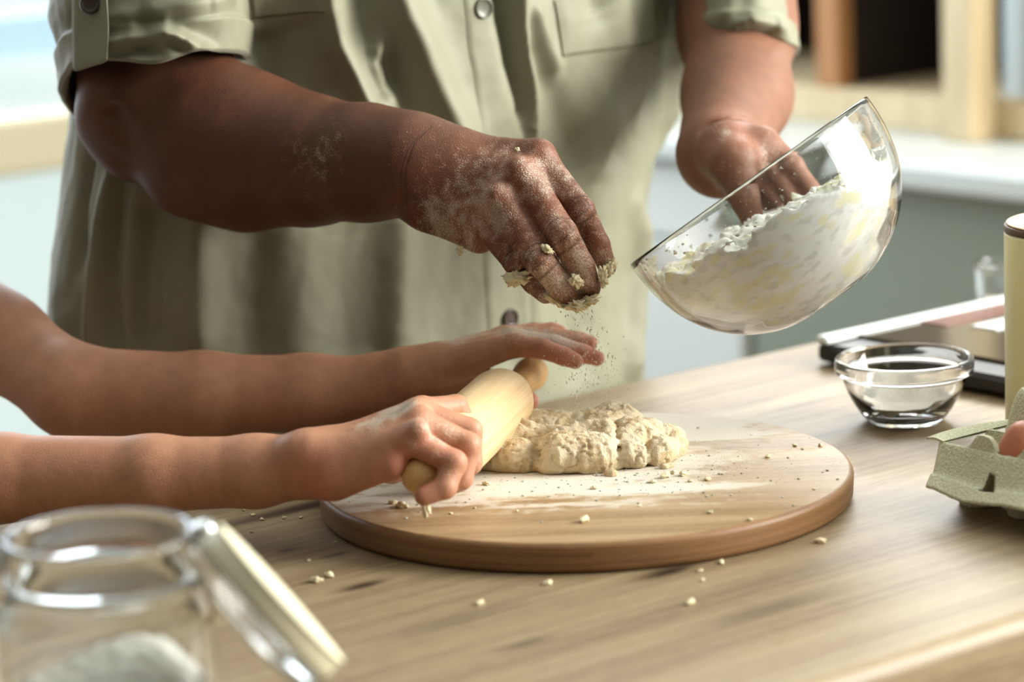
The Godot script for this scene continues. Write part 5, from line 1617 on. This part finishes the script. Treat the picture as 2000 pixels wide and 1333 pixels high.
# a sleeve from rings of points, hem first: the cloth turns in at the hem, and has folds
func sleeve(rings: Array, lines: Array, shape: Array, thick: float) -> ArrayMesh:
	var nu := 150
	var per := 26
	var n: int = rings[0].size()
	var ring := func(k: int, i: int) -> Vector3:
		var s := float(i) / nu * n
		var j := int(s)
		var r: Array = rings[k]
		return r[j % n].cubic_interpolate(r[(j + 1) % n], r[(j + n - 1) % n], r[(j + 2) % n], s - j)
	var v := PackedVector3Array()
	var rows := 0
	# inside: a short way up behind the hem
	for k in [0.30, 0.15, 0.05]:
		var c := Vector3.ZERO
		for p in rings[0]:
			c += p / n
		for i in nu:
			var p: Vector3 = ring.call(0, i).lerp(ring.call(1, i), k)
			v.append(p + (c - p).normalized() * 0.003)
		rows += 1
	var nz := noise(14.0, 55, 3)
	for k in rings.size() - 1:
		for s in per:
			var t := float(s) / per
			var c := Vector3.ZERO
			for i in n:
				c += rings[k][i].lerp(rings[k + 1][i], t) / n
			for i in nu:
				var p0: Vector3 = ring.call(maxi(k - 1, 0), i)
				var p1: Vector3 = ring.call(k, i)
				var p2: Vector3 = ring.call(k + 1, i)
				var p3: Vector3 = ring.call(mini(k + 2, rings.size() - 1), i)
				var p := p1.cubic_interpolate(p2, p0, p3, t)
				var out := (p - c).normalized()
				var d := 0.004 * nz.get_noise_3dv(p)
				for l in lines.size():
					var best := 9.0
					for j in lines[l].size() - 1:
						var a: Vector3 = lines[l][j]
						var ab: Vector3 = lines[l][j + 1] - a
						var w := p - a
						w -= out * w.dot(out) * 0.9
						var tt := clampf(w.dot(ab) / ab.length_squared(), 0.0, 1.0)
						best = minf(best, (w - ab * tt).length())
					d += 1.5 * shape[l][0] * exp(-best * best / (shape[l][1] * shape[l][1]))
				# a rolled band stands proud of the sleeve above it
				if k == 0:
					d += 0.004 * sstep(1.0, 0.85, t) * sstep(0.0, 0.12, t)
				v.append(p + out * d)
			rows += 1
	return mesh_of(v, grid_faces(nu, rows, true))

# a flat strap through pairs of edge points
func strap(pairs: Array, thick: float) -> ArrayMesh:
	var v := PackedVector3Array()
	var nu := 8
	var per := 8
	var rows := (pairs.size() - 1) * per + 1
	var pt := func(j: int, i: int) -> Vector3:
		var k := mini(j / per, pairs.size() - 2)
		var t := float(j - k * per) / per
		var r := []
		for e in 2:
			r.append(pairs[k][e].cubic_interpolate(pairs[k + 1][e], pairs[maxi(k - 1, 0)][e], pairs[mini(k + 2, pairs.size() - 1)][e], t))
		return r[0].lerp(r[1], float(i) / nu)
	for side in 2:
		for j in rows:
			for i in nu + 1:
				var p: Vector3 = pt.call(j, i)
				var n: Vector3 = (pt.call(mini(j + 1, rows - 1), i) - pt.call(maxi(j - 1, 0), i)).cross(pt.call(j, nu) - pt.call(j, 0)).normalized()
				var e := sstep(0.0, 0.15, minf(float(i) / nu, 1.0 - float(i) / nu))
				v.append(p + n * (thick * (0.5 - side) * (0.5 + 0.5 * e)))
	var f := grid_faces(nu + 1, rows)
	f.append_array(grid_faces(nu + 1, rows, false, rows * (nu + 1), true))
	var o := rows * (nu + 1)
	for j in rows - 1:
		for i in [0, nu]:
			var a: int = j * (nu + 1) + i
			var b: int = a + nu + 1
			if i == 0:
				f.append_array([a, b, a + o, b, b + o, a + o])
			else:
				f.append_array([a, a + o, b, b, a + o, b + o])
	for j in [0, rows - 1]:
		for i in nu:
			var a: int = j * (nu + 1) + i
			if j == 0:
				f.append_array([a, a + o, a + 1, a + 1, a + o, a + 1 + o])
			else:
				f.append_array([a, a + 1, a + o, a + 1, a + 1 + o, a + o])
	return mesh_of(v, f)

func child() -> void:
	var t := thing("person", Vector3.ZERO, "child in a white top, bare arms reaching in from the left to the rolling pin", "person")
	var base := Color(0.70, 0.505, 0.395)
	var warm := Color(0.735, 0.475, 0.39)
	var vb := Basis(Vector3(0.7819, -0.0427, 0.6219), Vector3(0.157, 0.979, -0.1301), Vector3(-0.6033, 0.1994, 0.7722))
	# --- right arm, nearer, its fingers round the handle
	var b := Blob.new(Vector3(-0.2526, 0.9559, -0.1028), vb, Vector3(-0.20, -0.075, -0.10), Vector3(0.21, 0.075, 0.08), 0.0015)
	b.chain([Vector3(-0.4053, 0.9307, -0.2803), Vector3(-0.3546, 0.9489, -0.2066), Vector3(-0.2811, 0.9512, -0.1238), Vector3(-0.231, 0.953, -0.0722), Vector3(-0.203, 0.9581, -0.0386)], [0.033, 0.0298, 0.0262, 0.0238, 0.0212], 0.01, 0.01)
	b.bone(Vector3(-0.2168, 0.9697, -0.0356), Vector3(-0.2136, 0.97, -0.0306), 0.0118, 0.0118, 0.016, 0.016)
	b.bone(Vector3(-0.2042, 0.9592, -0.0399), Vector3(-0.1832, 0.9615, -0.0241), 0.0210, 0.0170, 0.012, 0.012)
	b.bone(Vector3(-0.2015, 0.951, -0.0202), Vector3(-0.1793, 0.9627, 0.0149), 0.0142, 0.0098, 0.012, 0.010)
	b.bone(Vector3(-0.202, 0.9588, -0.0187), Vector3(-0.169, 0.9798, 0.0237), 0.0135, 0.0098, 0.012, 0.010)
	b.bone(Vector3(-0.1977, 0.9664, -0.0212), Vector3(-0.1541, 0.987, 0.0128), 0.0135, 0.0104, 0.012, 0.008)
	b.bone(Vector3(-0.1875, 0.9675, -0.0355), Vector3(-0.1388, 0.987, -0.0089), 0.0135, 0.0104, 0.012, 0.008)
	b.bone(Vector3(-0.175, 0.9638, -0.0507), Vector3(-0.1234, 0.9831, -0.0257), 0.0130, 0.0098, 0.012, 0.008)
	b.chain([Vector3(-0.1724, 0.954, -0.0461), Vector3(-0.1414, 0.9439, -0.0387), Vector3(-0.1071, 0.9393, -0.0495), Vector3(-0.0905, 0.9406, -0.0564)], [0.0140, 0.0105, 0.0090, 0.0075], 0.010, 0.003)
	b.chain([Vector3(-0.169, 0.9798, 0.0237), Vector3(-0.1497, 0.9631, 0.0444), Vector3(-0.1608, 0.949, 0.0484), Vector3(-0.1738, 0.9445, 0.0421)], [0.0098, 0.0086, 0.0078, 0.0066], 0.005, 0.0022)
	b.chain([Vector3(-0.1541, 0.987, 0.0128), Vector3(-0.1289, 0.9694, 0.0331), Vector3(-0.1377, 0.9487, 0.0355), Vector3(-0.1533, 0.9426, 0.03)], [0.0104, 0.0090, 0.0082, 0.0070], 0.005, 0.0022)
	b.chain([Vector3(-0.1382, 0.9869, -0.0085), Vector3(-0.1104, 0.9729, 0.0117), Vector3(-0.1136, 0.9513, 0.0148), Vector3(-0.127, 0.9411, 0.0096)], [0.0104, 0.0090, 0.0083, 0.0070], 0.005, 0.0022)
	b.chain([Vector3(-0.1229, 0.9831, -0.0253), Vector3(-0.0913, 0.9803, -0.0284), Vector3(-0.0844, 0.9638, -0.0252), Vector3(-0.0876, 0.9515, -0.0271)], [0.0098, 0.0086, 0.0078, 0.0068], 0.006, 0.0022)
	for k in [[Vector3(-0.1688, 0.9881, 0.0321), 0.0074], [Vector3(-0.1481, 0.991, 0.0022), 0.0078], [Vector3(-0.1514, 0.9647, 0.0479), 0.0062], [Vector3(-0.1315, 0.9712, 0.0371), 0.0066]]:
		b.bone(k[0], k[0] + Vector3(0.0003, 0, 0), k[1], k[1], 0.006, 0.006)
	var q1 := b.nets()
	var hn: Vector3 = (-Vector3(0.6033, -0.1994, -0.7722) + Vector3(0.157, 0.979, -0.1301) * 0.5).normalized()
	var pl1 := plane(Vector3(-0.2498, 0.9561, -0.0877), Vector3(-0.1558, 0.9862, 0.0168) - Vector3(-0.3086, 0.952, -0.1455), hn, 0.44, 0.20)
	var cr := []
	var fl := [[Vector3(-0.162, 0.9948, -0.0032), 0.011, 1.3], [Vector3(-0.169, 0.9935, -0.0083), 0.010, 1.1], [Vector3(-0.1563, 0.9962, 0.0009), 0.009, 1.2], [Vector3(-0.1766, 0.9802, -0.0108), 0.010, 0.9], [Vector3(-0.1825, 0.9857, -0.0169), 0.004, 0.8], [Vector3(-0.1632, 0.9868, 0.0239), 0.008, 0.55], [Vector3(-0.1546, 0.9813, 0.032), 0.012, 0.45], [Vector3(-0.1471, 0.9775, 0.0388), 0.012, 0.4], [Vector3(-0.1175, 0.9867, -0.0052), 0.012, 0.3], [Vector3(-0.1503, 0.9574, 0.0415), 0.01, 0.35], [Vector3(-0.1643, 0.9717, 0.0269), 0.008, 0.5]]
	var wm := [[Vector3(-0.2115, 0.9412, -0.028), 0.02, 0.8], [Vector3(-0.1661, 0.9431, 0.0328), 0.012, 0.9], [Vector3(-0.1667, 0.9651, 0.0268), 0.014, 0.6], [Vector3(-0.1474, 0.9623, 0.0425), 0.010, 0.5], [Vector3(-0.1776, 0.9555, 0.0206), 0.02, 0.5], [Vector3(-0.1631, 0.9858, 0.0242), 0.009, 0.5]]
	var m1 := skin(pl1, 1024, base, warm, wm, fl, cr, 421, 0.6)
	var body := ArrayMesh.new()
	body_surface(body, q1, pl1, m1)
	# --- left arm, farther, its palm on the other handle and the fingers held out
	b = Blob.new(Vector3(-0.0875, 0.9613, -0.3248), vb, Vector3(-0.26, -0.055, -0.09), Vector3(0.30, 0.11, 0.06), 0.0017)
	b.chain([Vector3(-0.2423, 1.058, -0.6132), Vector3(-0.201, 0.9845, -0.4842), Vector3(-0.1841, 0.9523, -0.4044)], [0.040, 0.0355, 0.0345], 0.02, 0.02)
	b.chain([Vector3(-0.1841, 0.9523, -0.4044), Vector3(-0.1109, 0.9475, -0.3266), Vector3(-0.0511, 0.9471, -0.2733), Vector3(-0.0033, 0.9517, -0.2306)], [0.0345, 0.0326, 0.0288, 0.0235], 0.015, 0.012)
	b.bone(Vector3(-0.0047, 0.9525, -0.232), Vector3(0.0234, 0.9617, -0.2059), 0.0230, 0.0180, 0.012, 0.012)
	b.bone(Vector3(-0.0015, 0.9606, -0.2057), Vector3(0.0623, 0.9828, -0.155), 0.0165, 0.0094, 0.012, 0.008)
	b.bone(Vector3(0.0076, 0.9606, -0.218), Vector3(0.0725, 0.9825, -0.169), 0.0165, 0.0094, 0.012, 0.008)
	b.bone(Vector3(0.0167, 0.9606, -0.2303), Vector3(0.0806, 0.9814, -0.1831), 0.0160, 0.0090, 0.012, 0.008)
	b.bone(Vector3(0.0269, 0.9574, -0.2409), Vector3(0.0855, 0.98, -0.1971), 0.0140, 0.0084, 0.012, 0.008)
	b.chain([Vector3(0.0623, 0.9828, -0.155), Vector3(0.0751, 0.9802, -0.1379), Vector3(0.0863, 0.9738, -0.1249), Vector3(0.0925, 0.97, -0.1191)], [0.0094, 0.0080, 0.0072, 0.0062], 0.004, 0.002)
	b.chain([Vector3(0.0725, 0.9825, -0.169), Vector3(0.0945, 0.9785, -0.1482), Vector3(0.1114, 0.971, -0.1331), Vector3(0.1194, 0.967, -0.1258)], [0.0094, 0.0082, 0.0074, 0.0063], 0.004, 0.002)
	b.chain([Vector3(0.0806, 0.9814, -0.1831), Vector3(0.1063, 0.9808, -0.1655), Vector3(0.1229, 0.9768, -0.1515), Vector3(0.1298, 0.9748, -0.1456)], [0.0090, 0.0078, 0.0071, 0.0061], 0.004, 0.002)
	b.chain([Vector3(0.0855, 0.98, -0.1971), Vector3(0.1064, 0.9821, -0.1865), Vector3(0.119, 0.9819, -0.1792), Vector3(0.1239, 0.9808, -0.1751)], [0.0084, 0.0070, 0.0063, 0.0056], 0.004, 0.002)
	b.chain([Vector3(0.0169, 0.9599, -0.1975), Vector3(0.0481, 0.953, -0.1804), Vector3(0.0722, 0.9353, -0.1739), Vector3(0.0826, 0.9335, -0.1653)], [0.0140, 0.0115, 0.0092, 0.0076], 0.012, 0.003)
	var q2 := b.nets()
	var pl2 := plane(Vector3(-0.0893, 0.9611, -0.3002), Vector3(0.7819, -0.0427, 0.6219), hn, 0.60, 0.26)
	var fl2 := [[Vector3(0.0476, 0.9868, -0.1999), 0.012, 1.1], [Vector3(0.036, 0.9824, -0.2079), 0.010, 0.9], [Vector3(0.0771, 0.9852, -0.1765), 0.014, 1.2], [Vector3(0.089, 0.9814, -0.1663), 0.012, 1.2], [Vector3(0.1005, 0.9757, -0.1557), 0.011, 1.2], [Vector3(0.109, 0.9698, -0.1476), 0.010, 1.1], [Vector3(0.1241, 0.967, -0.135), 0.008, 0.75], [Vector3(0.1139, 0.9813, -0.1467), 0.010, 0.7], [Vector3(0.0619, 0.988, -0.1891), 0.012, 0.55], [Vector3(0.0439, 0.9733, -0.1994), 0.008, 0.4]]
	var m2 := skin(pl2, 896, base, warm, [[Vector3(0.108, 0.964, -0.1468), 0.018, 1.0], [Vector3(0.1207, 0.9652, -0.1372), 0.015, 0.8], [Vector3(0.0796, 0.9346, -0.1615), 0.012, 1.0]], fl2, [], 431, 0.6)
	body_surface(body, q2, pl2, m2)
	# --- the rest of the body
	var c := Vector3(Vector3(-0.2779, 0.9175, -0.6436).x, 0, Vector3(-0.2779, 0.9175, -0.6436).z)
	var face := Vector3(0.35, 0, 0.94).normalized()
	var rt := face.cross(Vector3.UP).normalized()
	b = Blob.new(c, Basis(), Vector3(-0.30, -0.01, -0.26), Vector3(0.30, 1.45, 0.30), 0.012)
	for s in [-1.0, 1.0]:
		b.chain([c + rt * 0.07 * s + Vector3(0, 0.62, 0), c + rt * 0.07 * s + Vector3(0, 0.34, 0), c + rt * 0.07 * s + Vector3(0, 0.06, 0)], [0.072, 0.05, 0.036], 0.04, 0.02)
		b.chain([c + rt * 0.07 * s + Vector3(0, 0.04, 0) - face * 0.03, c + rt * 0.075 * s + Vector3(0, 0.03, 0) + face * 0.09], [0.034, 0.028], 0.02, 0.01)
	b.chain([c + Vector3(0, 0.66, 0), c + Vector3(0, 0.85, 0), c + Vector3(0, 1.0, 0), c + Vector3(0, 1.07, 0)], [0.095, 0.095, 0.10, 0.05], 0.03, 0.03)
	var hat := c + Vector3(0, 1.22, 0) + face * 0.02
	head_into(b, hat, (face + Vector3(0, -0.35, 0)).normalized(), 0.88)
	var near_shoulder: Vector3 = Vector3(-0.3206, 1.0412, -0.5275)
	b.chain([near_shoulder, Vector3(-0.4232, 0.9565, -0.4046)], [0.042, 0.035], 0.03, 0.01)
	b.chain([Vector3(-0.4232, 0.9565, -0.4046), Vector3(-0.4053, 0.9307, -0.2803)], [0.035, 0.032], 0.01, 0.01)
	b.chain([c + Vector3(0, 1.0, 0), near_shoulder], [0.06, 0.045], 0.03, 0.02)
	b.chain([c + Vector3(0, 1.0, 0), Vector3(-0.2423, 1.058, -0.6132)], [0.06, 0.041], 0.03, 0.02)
	body_surface(body, b.nets(), {}, std(base, 0.55))
	part("body", body, null, t)
	part("hair", hair_mesh(hat, (face + Vector3(0, -0.35, 0)).normalized(), 0.88), std(Color(0.07, 0.05, 0.04), 0.7), t)
	# white top
	var nz := noise(12.0, 88, 3)
	var v := PackedVector3Array()
	var nu := 90
	var nv := 60
	for j in nv:
		var y := 0.58 + (1.09 - 0.58) * j / (nv - 1)
		var sc := 1.0 - 0.62 * sstep(0.98, 1.09, y) + 0.06 * sstep(0.8, 0.58, y)
		for i in nu:
			var a := TAU * i / nu
			var d := rt * sin(a) * 0.135 + face * cos(a) * 0.115
			v.append(c + d * sc * (1.0 + 0.035 * nz.get_noise_3d(sin(a) * 0.5, y * 0.4, cos(a) * 0.5)) + Vector3(0, y, 0))
	var tee := part("top", mesh_of(v, grid_faces(nu, nv, true)), M.tee, t)
	for s in [[c + Vector3(0, 1.0, 0), near_shoulder, Vector3(-0.4012, 0.9755, -0.4311)], [c + Vector3(0, 1.0, 0), Vector3(-0.2423, 1.058, -0.6132), Vector3(-0.2258, 1.0284, -0.5602)]]:
		var sv := PackedVector3Array()
		for j in 24:
			var tt := float(j) / 23
			var p: Vector3 = s[0].lerp(s[1], minf(tt * 2, 1)).lerp(s[2], maxf(0, tt * 2 - 1))
			var ax: Vector3 = (s[2] - s[1]).normalized() if tt > 0.5 else (s[1] - s[0]).normalized().lerp((s[2] - s[1]).normalized(), tt * 2)
			var e := ax.cross(Vector3(0.3, 0.2, 0.9)).normalized()
			var g := ax.cross(e)
			for i in 40:
				var a := TAU * i / 40
				sv.append(p + (e * cos(a) + g * sin(a)) * lerpf(0.066, 0.056, tt) * (1.0 + 0.05 * nz.get_noise_3d(sin(a), tt * 2, cos(a))))
		part("sleeve", mesh_of(sv, grid_faces(40, 24, true)), M.tee, tee)
	var tv := SurfaceTool.new()
	for s in [-1.0, 1.0]:
		var pv := PackedVector3Array()
		for j in 30:
			var y := 0.10 + 0.54 * j / 29.0
			for i in 32:
				var a := TAU * i / 32
				pv.append(c + rt * 0.07 * s + Vector3(cos(a), 0, sin(a)) * lerpf(0.062, 0.086, sstep(0.1, 0.62, y)) * (1.0 + 0.04 * nz.get_noise_3d(cos(a), y * 2, sin(a) + s)) + Vector3(0, y, 0))
		part("trouser_leg", mesh_of(pv, grid_faces(32, 30, true)), M.trouser, t)

# ------------------------------------------------------------------ dough scraps, crumbs and falling flour
func scraps() -> void:
	var dm := std(Color(0.87, 0.82, 0.68), 0.8)
	dm.subsurf_scatter_enabled = true
	dm.subsurf_scatter_strength = 0.1
	var shapes := []
	for k in 6:
		shapes.append(crumb_mesh(k))
	var ragged := []
	for k in 6:
		ragged.append(crumb_mesh(20 + k, 1.1, 2.1))
	# scraps that cling to the hand: place, size, label
	for k in [[Vector3(0.0062, 1.0523, -0.0757), Vector3(0.0085, 0.0050, 0.004), 0.25, "pale dough scrap stuck under the little finger of the crumbling hand"],
		[Vector3(0.0122, 1.0755, -0.0485), Vector3(0.0042, 0.0022, 0.0022), -0.7, "small dough scrap wedged between the two middle fingers at their joints"],
		[Vector3(0.034, 1.0497, -0.0429), Vector3(0.0050, 0.0034, 0.003), -0.9, "dough scrap between the tips of the ring and middle fingers"],
		[Vector3(0.0736, 1.0525, -0.0515), Vector3(0.0036, 0.0062, 0.004), -0.45, "dough scrap on the tip of the index finger, rightmost on the hand"],
		[Vector3(0.0585, 1.0496, -0.0419), Vector3(0.0030, 0.0062, 0.003), 0.1, "dough scrap beside the index fingertip, against the middle finger"],
		[Vector3(0.0512, 1.0314, -0.0506), Vector3(0.0080, 0.0034, 0.005), 0.45, "dough scrap hanging under the middle fingertip"],
		[Vector3(0.0406, 1.0289, -0.0532), Vector3(0.0070, 0.0036, 0.005), -0.1, "dough scrap under the ring fingertip, lowest on the hand"],
		[Vector3(0.0331, 1.0324, -0.0651), Vector3(0.0085, 0.0030, 0.004), -0.5, "long thin dough scrap along the little fingertip"],
		[Vector3(-0.0108, 1.0697, -0.1219), Vector3(0.0024, 0.0030, 0.002), 0.2, "tiny dough scrap under the heel of the crumbling hand"],
		[Vector3(0.024, 1.1429, -0.0929), Vector3(0.0016, 0.0012, 0.0012), 0.2, "tiny dough speck on the back of the crumbling hand near the first knuckle"],
		[Vector3(-0.1709, 0.9382, 0.0394), Vector3(0.0028, 0.0066, 0.0028), 0.12, "pale strip of dough hanging below the child's little finger"]]:
		var o := part("dough_scrap", ragged[rng.randi() % 6], dm, self, k[0])
		o.transform.basis = Basis(Vector3(0.7819, -0.0427, 0.6219), Vector3(0.157, 0.979, -0.1301), Vector3(-0.6033, 0.1994, 0.7722)) * Basis(Vector3(0, 0, 1), k[2]) * Basis.from_scale(k[1])
		tag(o, k[3], "dough scrap", "dough scraps clinging to hands")
	# crumbs that lie about: pixel-sized lumps, on the board and on the table
	var list := [[Vector3(-0.088, 0.921, 0.104), 0.0042, "largest single crumb on the bare front of the board"], [Vector3(-0.1493, 0.921, -0.0179), 0.0048, "ragged crumb on the board just left of the child's little finger"], [Vector3(-0.1477, 0.921, -0.0303), 0.003, "small crumb at the far left of the board, beside a ragged larger one"], [Vector3(-0.0162, 0.921, 0.1497), 0.0022, "small crumb on bare wood in the right front part of the board"], [Vector3(0.0419, 0.921, 0.0835), 0.0026, "crumb on the floured board well to the right of the dough, apart from the others"],
		[Vector3(0.0392, 0.921, 0.0612), 0.0038, "largest crumb of the cluster at the dough's right end"], [Vector3(0.0308, 0.921, 0.0776), 0.002, "tiny crumb in front of the cluster at the dough's right end"], [Vector3(0.0269, 0.921, 0.0561), 0.004, "flat crumb against the front right corner of the dough"], [Vector3(0.0385, 0.921, 0.0517), 0.003, "crumb between the dough's right end and the cluster's largest crumb"], [Vector3(0.0113, 0.921, 0.0602), 0.0025, "crumb in front of the dough's right part, nearest the dough's deep right split"], [Vector3(-0.0276, 0.921, 0.0424), 0.0025, "crumb on the flour just in front of the middle of the dough"],
		[Vector3(-0.0114, 0.921, 0.1836), 0.0022, "small crumb near the right front edge of the board"], [Vector3(0.1148, 0.921, 0.0679), 0.0026, "crumb at the edge of the flour on the right half of the board"], [Vector3(0.1521, 0.921, 0.0568), 0.002, "tiny crumb near the back right edge of the board, left of its neighbour"], [Vector3(0.1647, 0.921, 0.071), 0.0024, "rightmost crumb at the back right edge of the board"], [Vector3(-0.0715, 0.921, -0.0231), 0.003, "crumb on the board between the child's fingers and the dough's left end"], [Vector3(-0.1371, 0.921, 0.0213), 0.0015, "speck of crumb right of the child's little finger"], [Vector3(-0.102, 0.921, 0.0498), 0.0012, "tiny crumb on the front flour, left of the board's middle"], [Vector3(-0.0367, 0.921, 0.1017), 0.0014, "tiny crumb on the front edge of the flour, right of the board's middle"], [Vector3(0.0739, 0.921, 0.1567), 0.0013, "tiny crumb on bare wood near the board's right edge"]]
	for k in list:
		crumb(k[0], k[1], k[2] if k[2] != "" else "pale dough crumb lying on the floured round board", "crumbs on the board", shapes, dm)
	var more := [[Vector3(-0.2547, 0.9, 0.0292), 0.0042, "largest crumb on the table left of the board, one of a close pair"], [Vector3(-0.2412, 0.9, 0.0246), 0.0034, "smaller crumb of the close pair on the table left of the board"], [Vector3(0.0346, 0.9, 0.2025), 0.0040, "pale crumb on the table beside the right side of the board"], [Vector3(-0.2108, 0.9, 0.1469), 0.0032, "crumb on the table in front of the board, left of its middle"], [Vector3(-0.1531, 0.9, 0.1441), 0.0032, "crumb on the table close under the front of the board"], [Vector3(-0.1192, 0.9, 0.2436), 0.0034, "crumb on the table right of the middle, nearest the camera"], [Vector3(-0.0442, 0.9, 0.1899), 0.0026, "crumb on the table just off the board's right front edge, rightmost of three"], [Vector3(-0.0662, 0.9, 0.1942), 0.0020, "crumb on the table off the board's right front edge, middle of three"], [Vector3(-0.0794, 0.9, 0.2107), 0.0018, "crumb on the table off the board's right front edge, lowest of three"],
		[Vector3(-0.1861, 0.9, -0.1614), 0.0022, "leftmost of the small crumbs on the table below the child's near forearm"], [Vector3(-0.1897, 0.9, -0.1446), 0.0018, "second crumb from the left below the child's near forearm"], [Vector3(-0.179, 0.9, -0.1206), 0.0022, "crumb on the table below the child's wrist, left of its neighbour"], [Vector3(-0.1699, 0.9, -0.1127), 0.0018, "crumb on the table between the child's wrist and the board's left edge"], [Vector3(-0.1924, 0.9, -0.1292), 0.0020, "third crumb from the left below the child's near forearm"], [Vector3(-0.2159, 0.9, -0.1068), 0.0016, "lowest of the small crumbs below the child's near forearm"], [Vector3(-0.2296, 0.9, -0.0161), 0.0018, "tiny crumb on the table behind the close pair"], [Vector3(-0.1901, 0.9, -0.0402), 0.0014, "tiny crumb on the table against the left foot of the board"]]
	for k in more:
		crumb(k[0], k[1], k[2] if k[2] != "" else "pale dough crumb lying on the bare oak table top", "crumbs on the table", shapes, dm)
	# loose flour grit on the board
	var sp := []
	var ax := Vector3(Vector3(0.7819, -0.0427, 0.6219).x, 0, Vector3(0.7819, -0.0427, 0.6219).z).normalized()
	var az := Vector3(-ax.z, 0, ax.x)
	for k in 800:
		var u := rng.randfn(0.0, 0.075)
		var w := rng.randfn(0.0, 0.055)
		var p := ax * (u + 0.01) + az * w
		if p.length() > 0.184 or (p - Vector3(0.03, 0, -0.05)).length() < 0.066:
			continue
		var s := 0.00018 + 0.0008 * pow(rng.randf(), 5.0)
		sp.append(Transform3D(Basis(Vector3.UP, rng.randf() * TAU) * Basis.from_scale(Vector3(s * 1.3, s * 0.7, s)), p + Vector3(0, TOP + BOARD + s * 0.4, 0)))
	specks("flour_grit", sp, "fine flour grit scattered over the top of the round board", shapes[0], M.flour_bits)
	# flour falling from the fingers
	var fall := []
	for k in 460:
		var t := pow(rng.randf(), 0.8)
		var top: Vector3 = Vector3(0.052, 1.0259, -0.0577)
		var foot: Vector3 = Vector3(top.x, TOP + 0.045, top.z)
		var sp_ := 0.006 + 0.011 * t
		var p := top.lerp(foot, t) + Vector3(rng.randfn(0, sp_), 0, rng.randfn(0, sp_)) + ax * (0.003 * t)
		var s := 0.00014 + 0.00032 * pow(rng.randf(), 3.0)
		fall.append(Transform3D(Basis(Vector3(0.2, 0, 1).normalized(), rng.randfn(0, 0.3)) * Basis.from_scale(Vector3(s, s * (1.3 + 2.2 * rng.randf()), s)), p))
	specks("falling_flour", fall, "flour specks falling from the crumbling hand towards the dough", shapes[1], M.flour_bits)

func crumb(at: Vector3, r: float, label: String, group: String, shapes: Array, m: Material) -> void:
	var o := part("crumb", shapes[rng.randi() % 6], m, self, at + Vector3(0, r * 0.38, 0))
	o.transform.basis = Basis(Vector3.UP, rng.randf() * TAU) * Basis.from_scale(Vector3(r, r * 0.5, r * 0.7))
	tag(o, label, "crumb", group)

func specks(called: String, list: Array, label: String, mesh: Mesh, mat: Material = null) -> void:
	var mm := MultiMesh.new()
	mm.transform_format = MultiMesh.TRANSFORM_3D
	mm.mesh = mesh
	mm.instance_count = list.size()
	for i in list.size():
		mm.set_instance_transform(i, list[i])
	var o := MultiMeshInstance3D.new()
	o.name = called
	o.multimesh = mm
	o.material_override = mat if mat else M.flour
	add_child(o, true)
	o.set_meta("kind", "stuff")
	tag(o, label, "flour")
